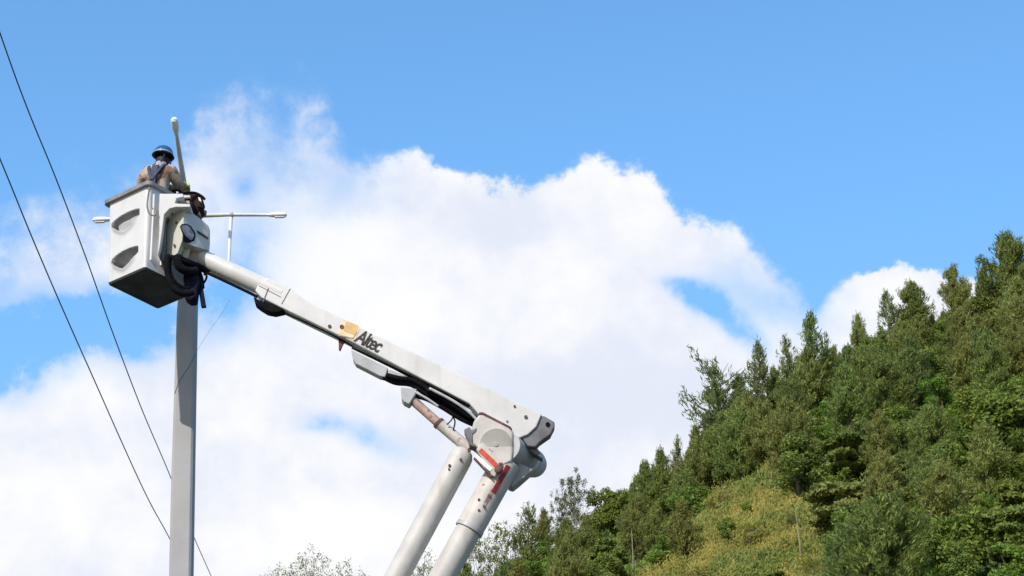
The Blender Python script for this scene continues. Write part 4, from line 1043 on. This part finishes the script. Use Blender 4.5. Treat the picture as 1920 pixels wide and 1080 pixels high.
arc = [] ; m.build('hat_ridge', 'helmdk', person, smooth=True)
lathe([(0.1150,0.0),(0.1165,0.004),(0.1160,0.014),(0.1140,0.016)]).build('hat_band', 'mid', person, smooth=True)
# harness
def strap(pts, w_, name='harness_strap', t=0.008, material='harness'):
    pts = smoothpath(pts, 5); m = MB(); vs = []; n = len(pts)
    for i, p in enumerate(pts):
        tg = (pts[min(i+1,n-1)]-pts[max(i-1,0)]).normalized(); c0 = pp(0,0,p.z - FL.z); out = (p-c0); out = (out-tg*out.dot(tg)).normalized(); sd = tg.cross(out)
        vs += [p+sd*w_+out*t, p-sd*w_+out*t, p-sd*w_-out*t, p+sd*w_-out*t]
    fs = [(i*4+k, i*4+(k+1)%4, (i+1)*4+(k+1)%4, (i+1)*4+k) for i in range(n-1) for k in range(4)] + [(3,2,1,0), tuple((n-1)*4+k for k in range(4))]
    m.add(vs, fs).build(name, material, person, bevel=0.003)
def band(pts, w_, t, name, material='harness'):
    m = MB(); vs = []; pts = smoothpath(pts, 5); n = len(pts)
    for i, p in enumerate(pts):
        tg = (pts[min(i+1,n-1)]-pts[max(i-1,0)]).normalized(); out = (-fw - tg*(-fw).dot(tg)).normalized(); sd = tg.cross(out)
        vs += [p+sd*w_+out*t, p-sd*w_+out*t, p-sd*w_-out*0.02, p+sd*w_-out*0.02]
    fs = [(i*4+k, i*4+(k+1)%4, (i+1)*4+(k+1)%4, (i+1)*4+k) for i in range(n-1) for k in range(4)] + [(3,2,1,0), tuple((n-1)*4+k for k in range(4))]
    return m.add(vs, fs).build(name, material, person, bevel=0.003)
band([pp(0.005,-0.095,1.44), pp(0.005,-0.125,1.36), pp(0,-0.14,1.25), pp(0,-0.14,1.12), pp(0,-0.13,1.02)], 0.043, 0.008, 'back_panel')
band([pp(-0.09,-0.02,1.475), pp(-0.085,-0.09,1.43), pp(-0.05,-0.137,1.33), pp(0.0,-0.156,1.22)], 0.017, 0.008, 'harness_strap')
band([pp(0.10,-0.02,1.475), pp(0.095,-0.09,1.43), pp(0.055,-0.137,1.33), pp(0.0,-0.156,1.22)], 0.017, 0.008, 'harness_strap')
band([pp(-0.02,-0.15,1.2), pp(0.09,-0.13,1.10), pp(0.14,-0.08,1.0)], 0.017, 0.008, 'harness_strap')
strap([pp(math.sin(R(a_))*0.175, -math.cos(R(a_))*0.145, 1.03) for a_ in range(-180, 181, 30)], 0.032, 'tool_belt')
m = MB(); hose_pts = [pp(0.12,-0.10,1.03), pp(0.22,-0.04,1.10), pp(0.26,0.08,1.14), pp(0.22,0.22,1.13)]; m.tube(smoothpath(hose_pts, 6), 0.016, 8); m.build('lanyard', 'black', person, smooth=True)
m = MB().box(pp(0.19,0.02,1.06), (0.05,0.045,0.07)); m.build('belt_pouch', 'navy', person, bevel=0.015)
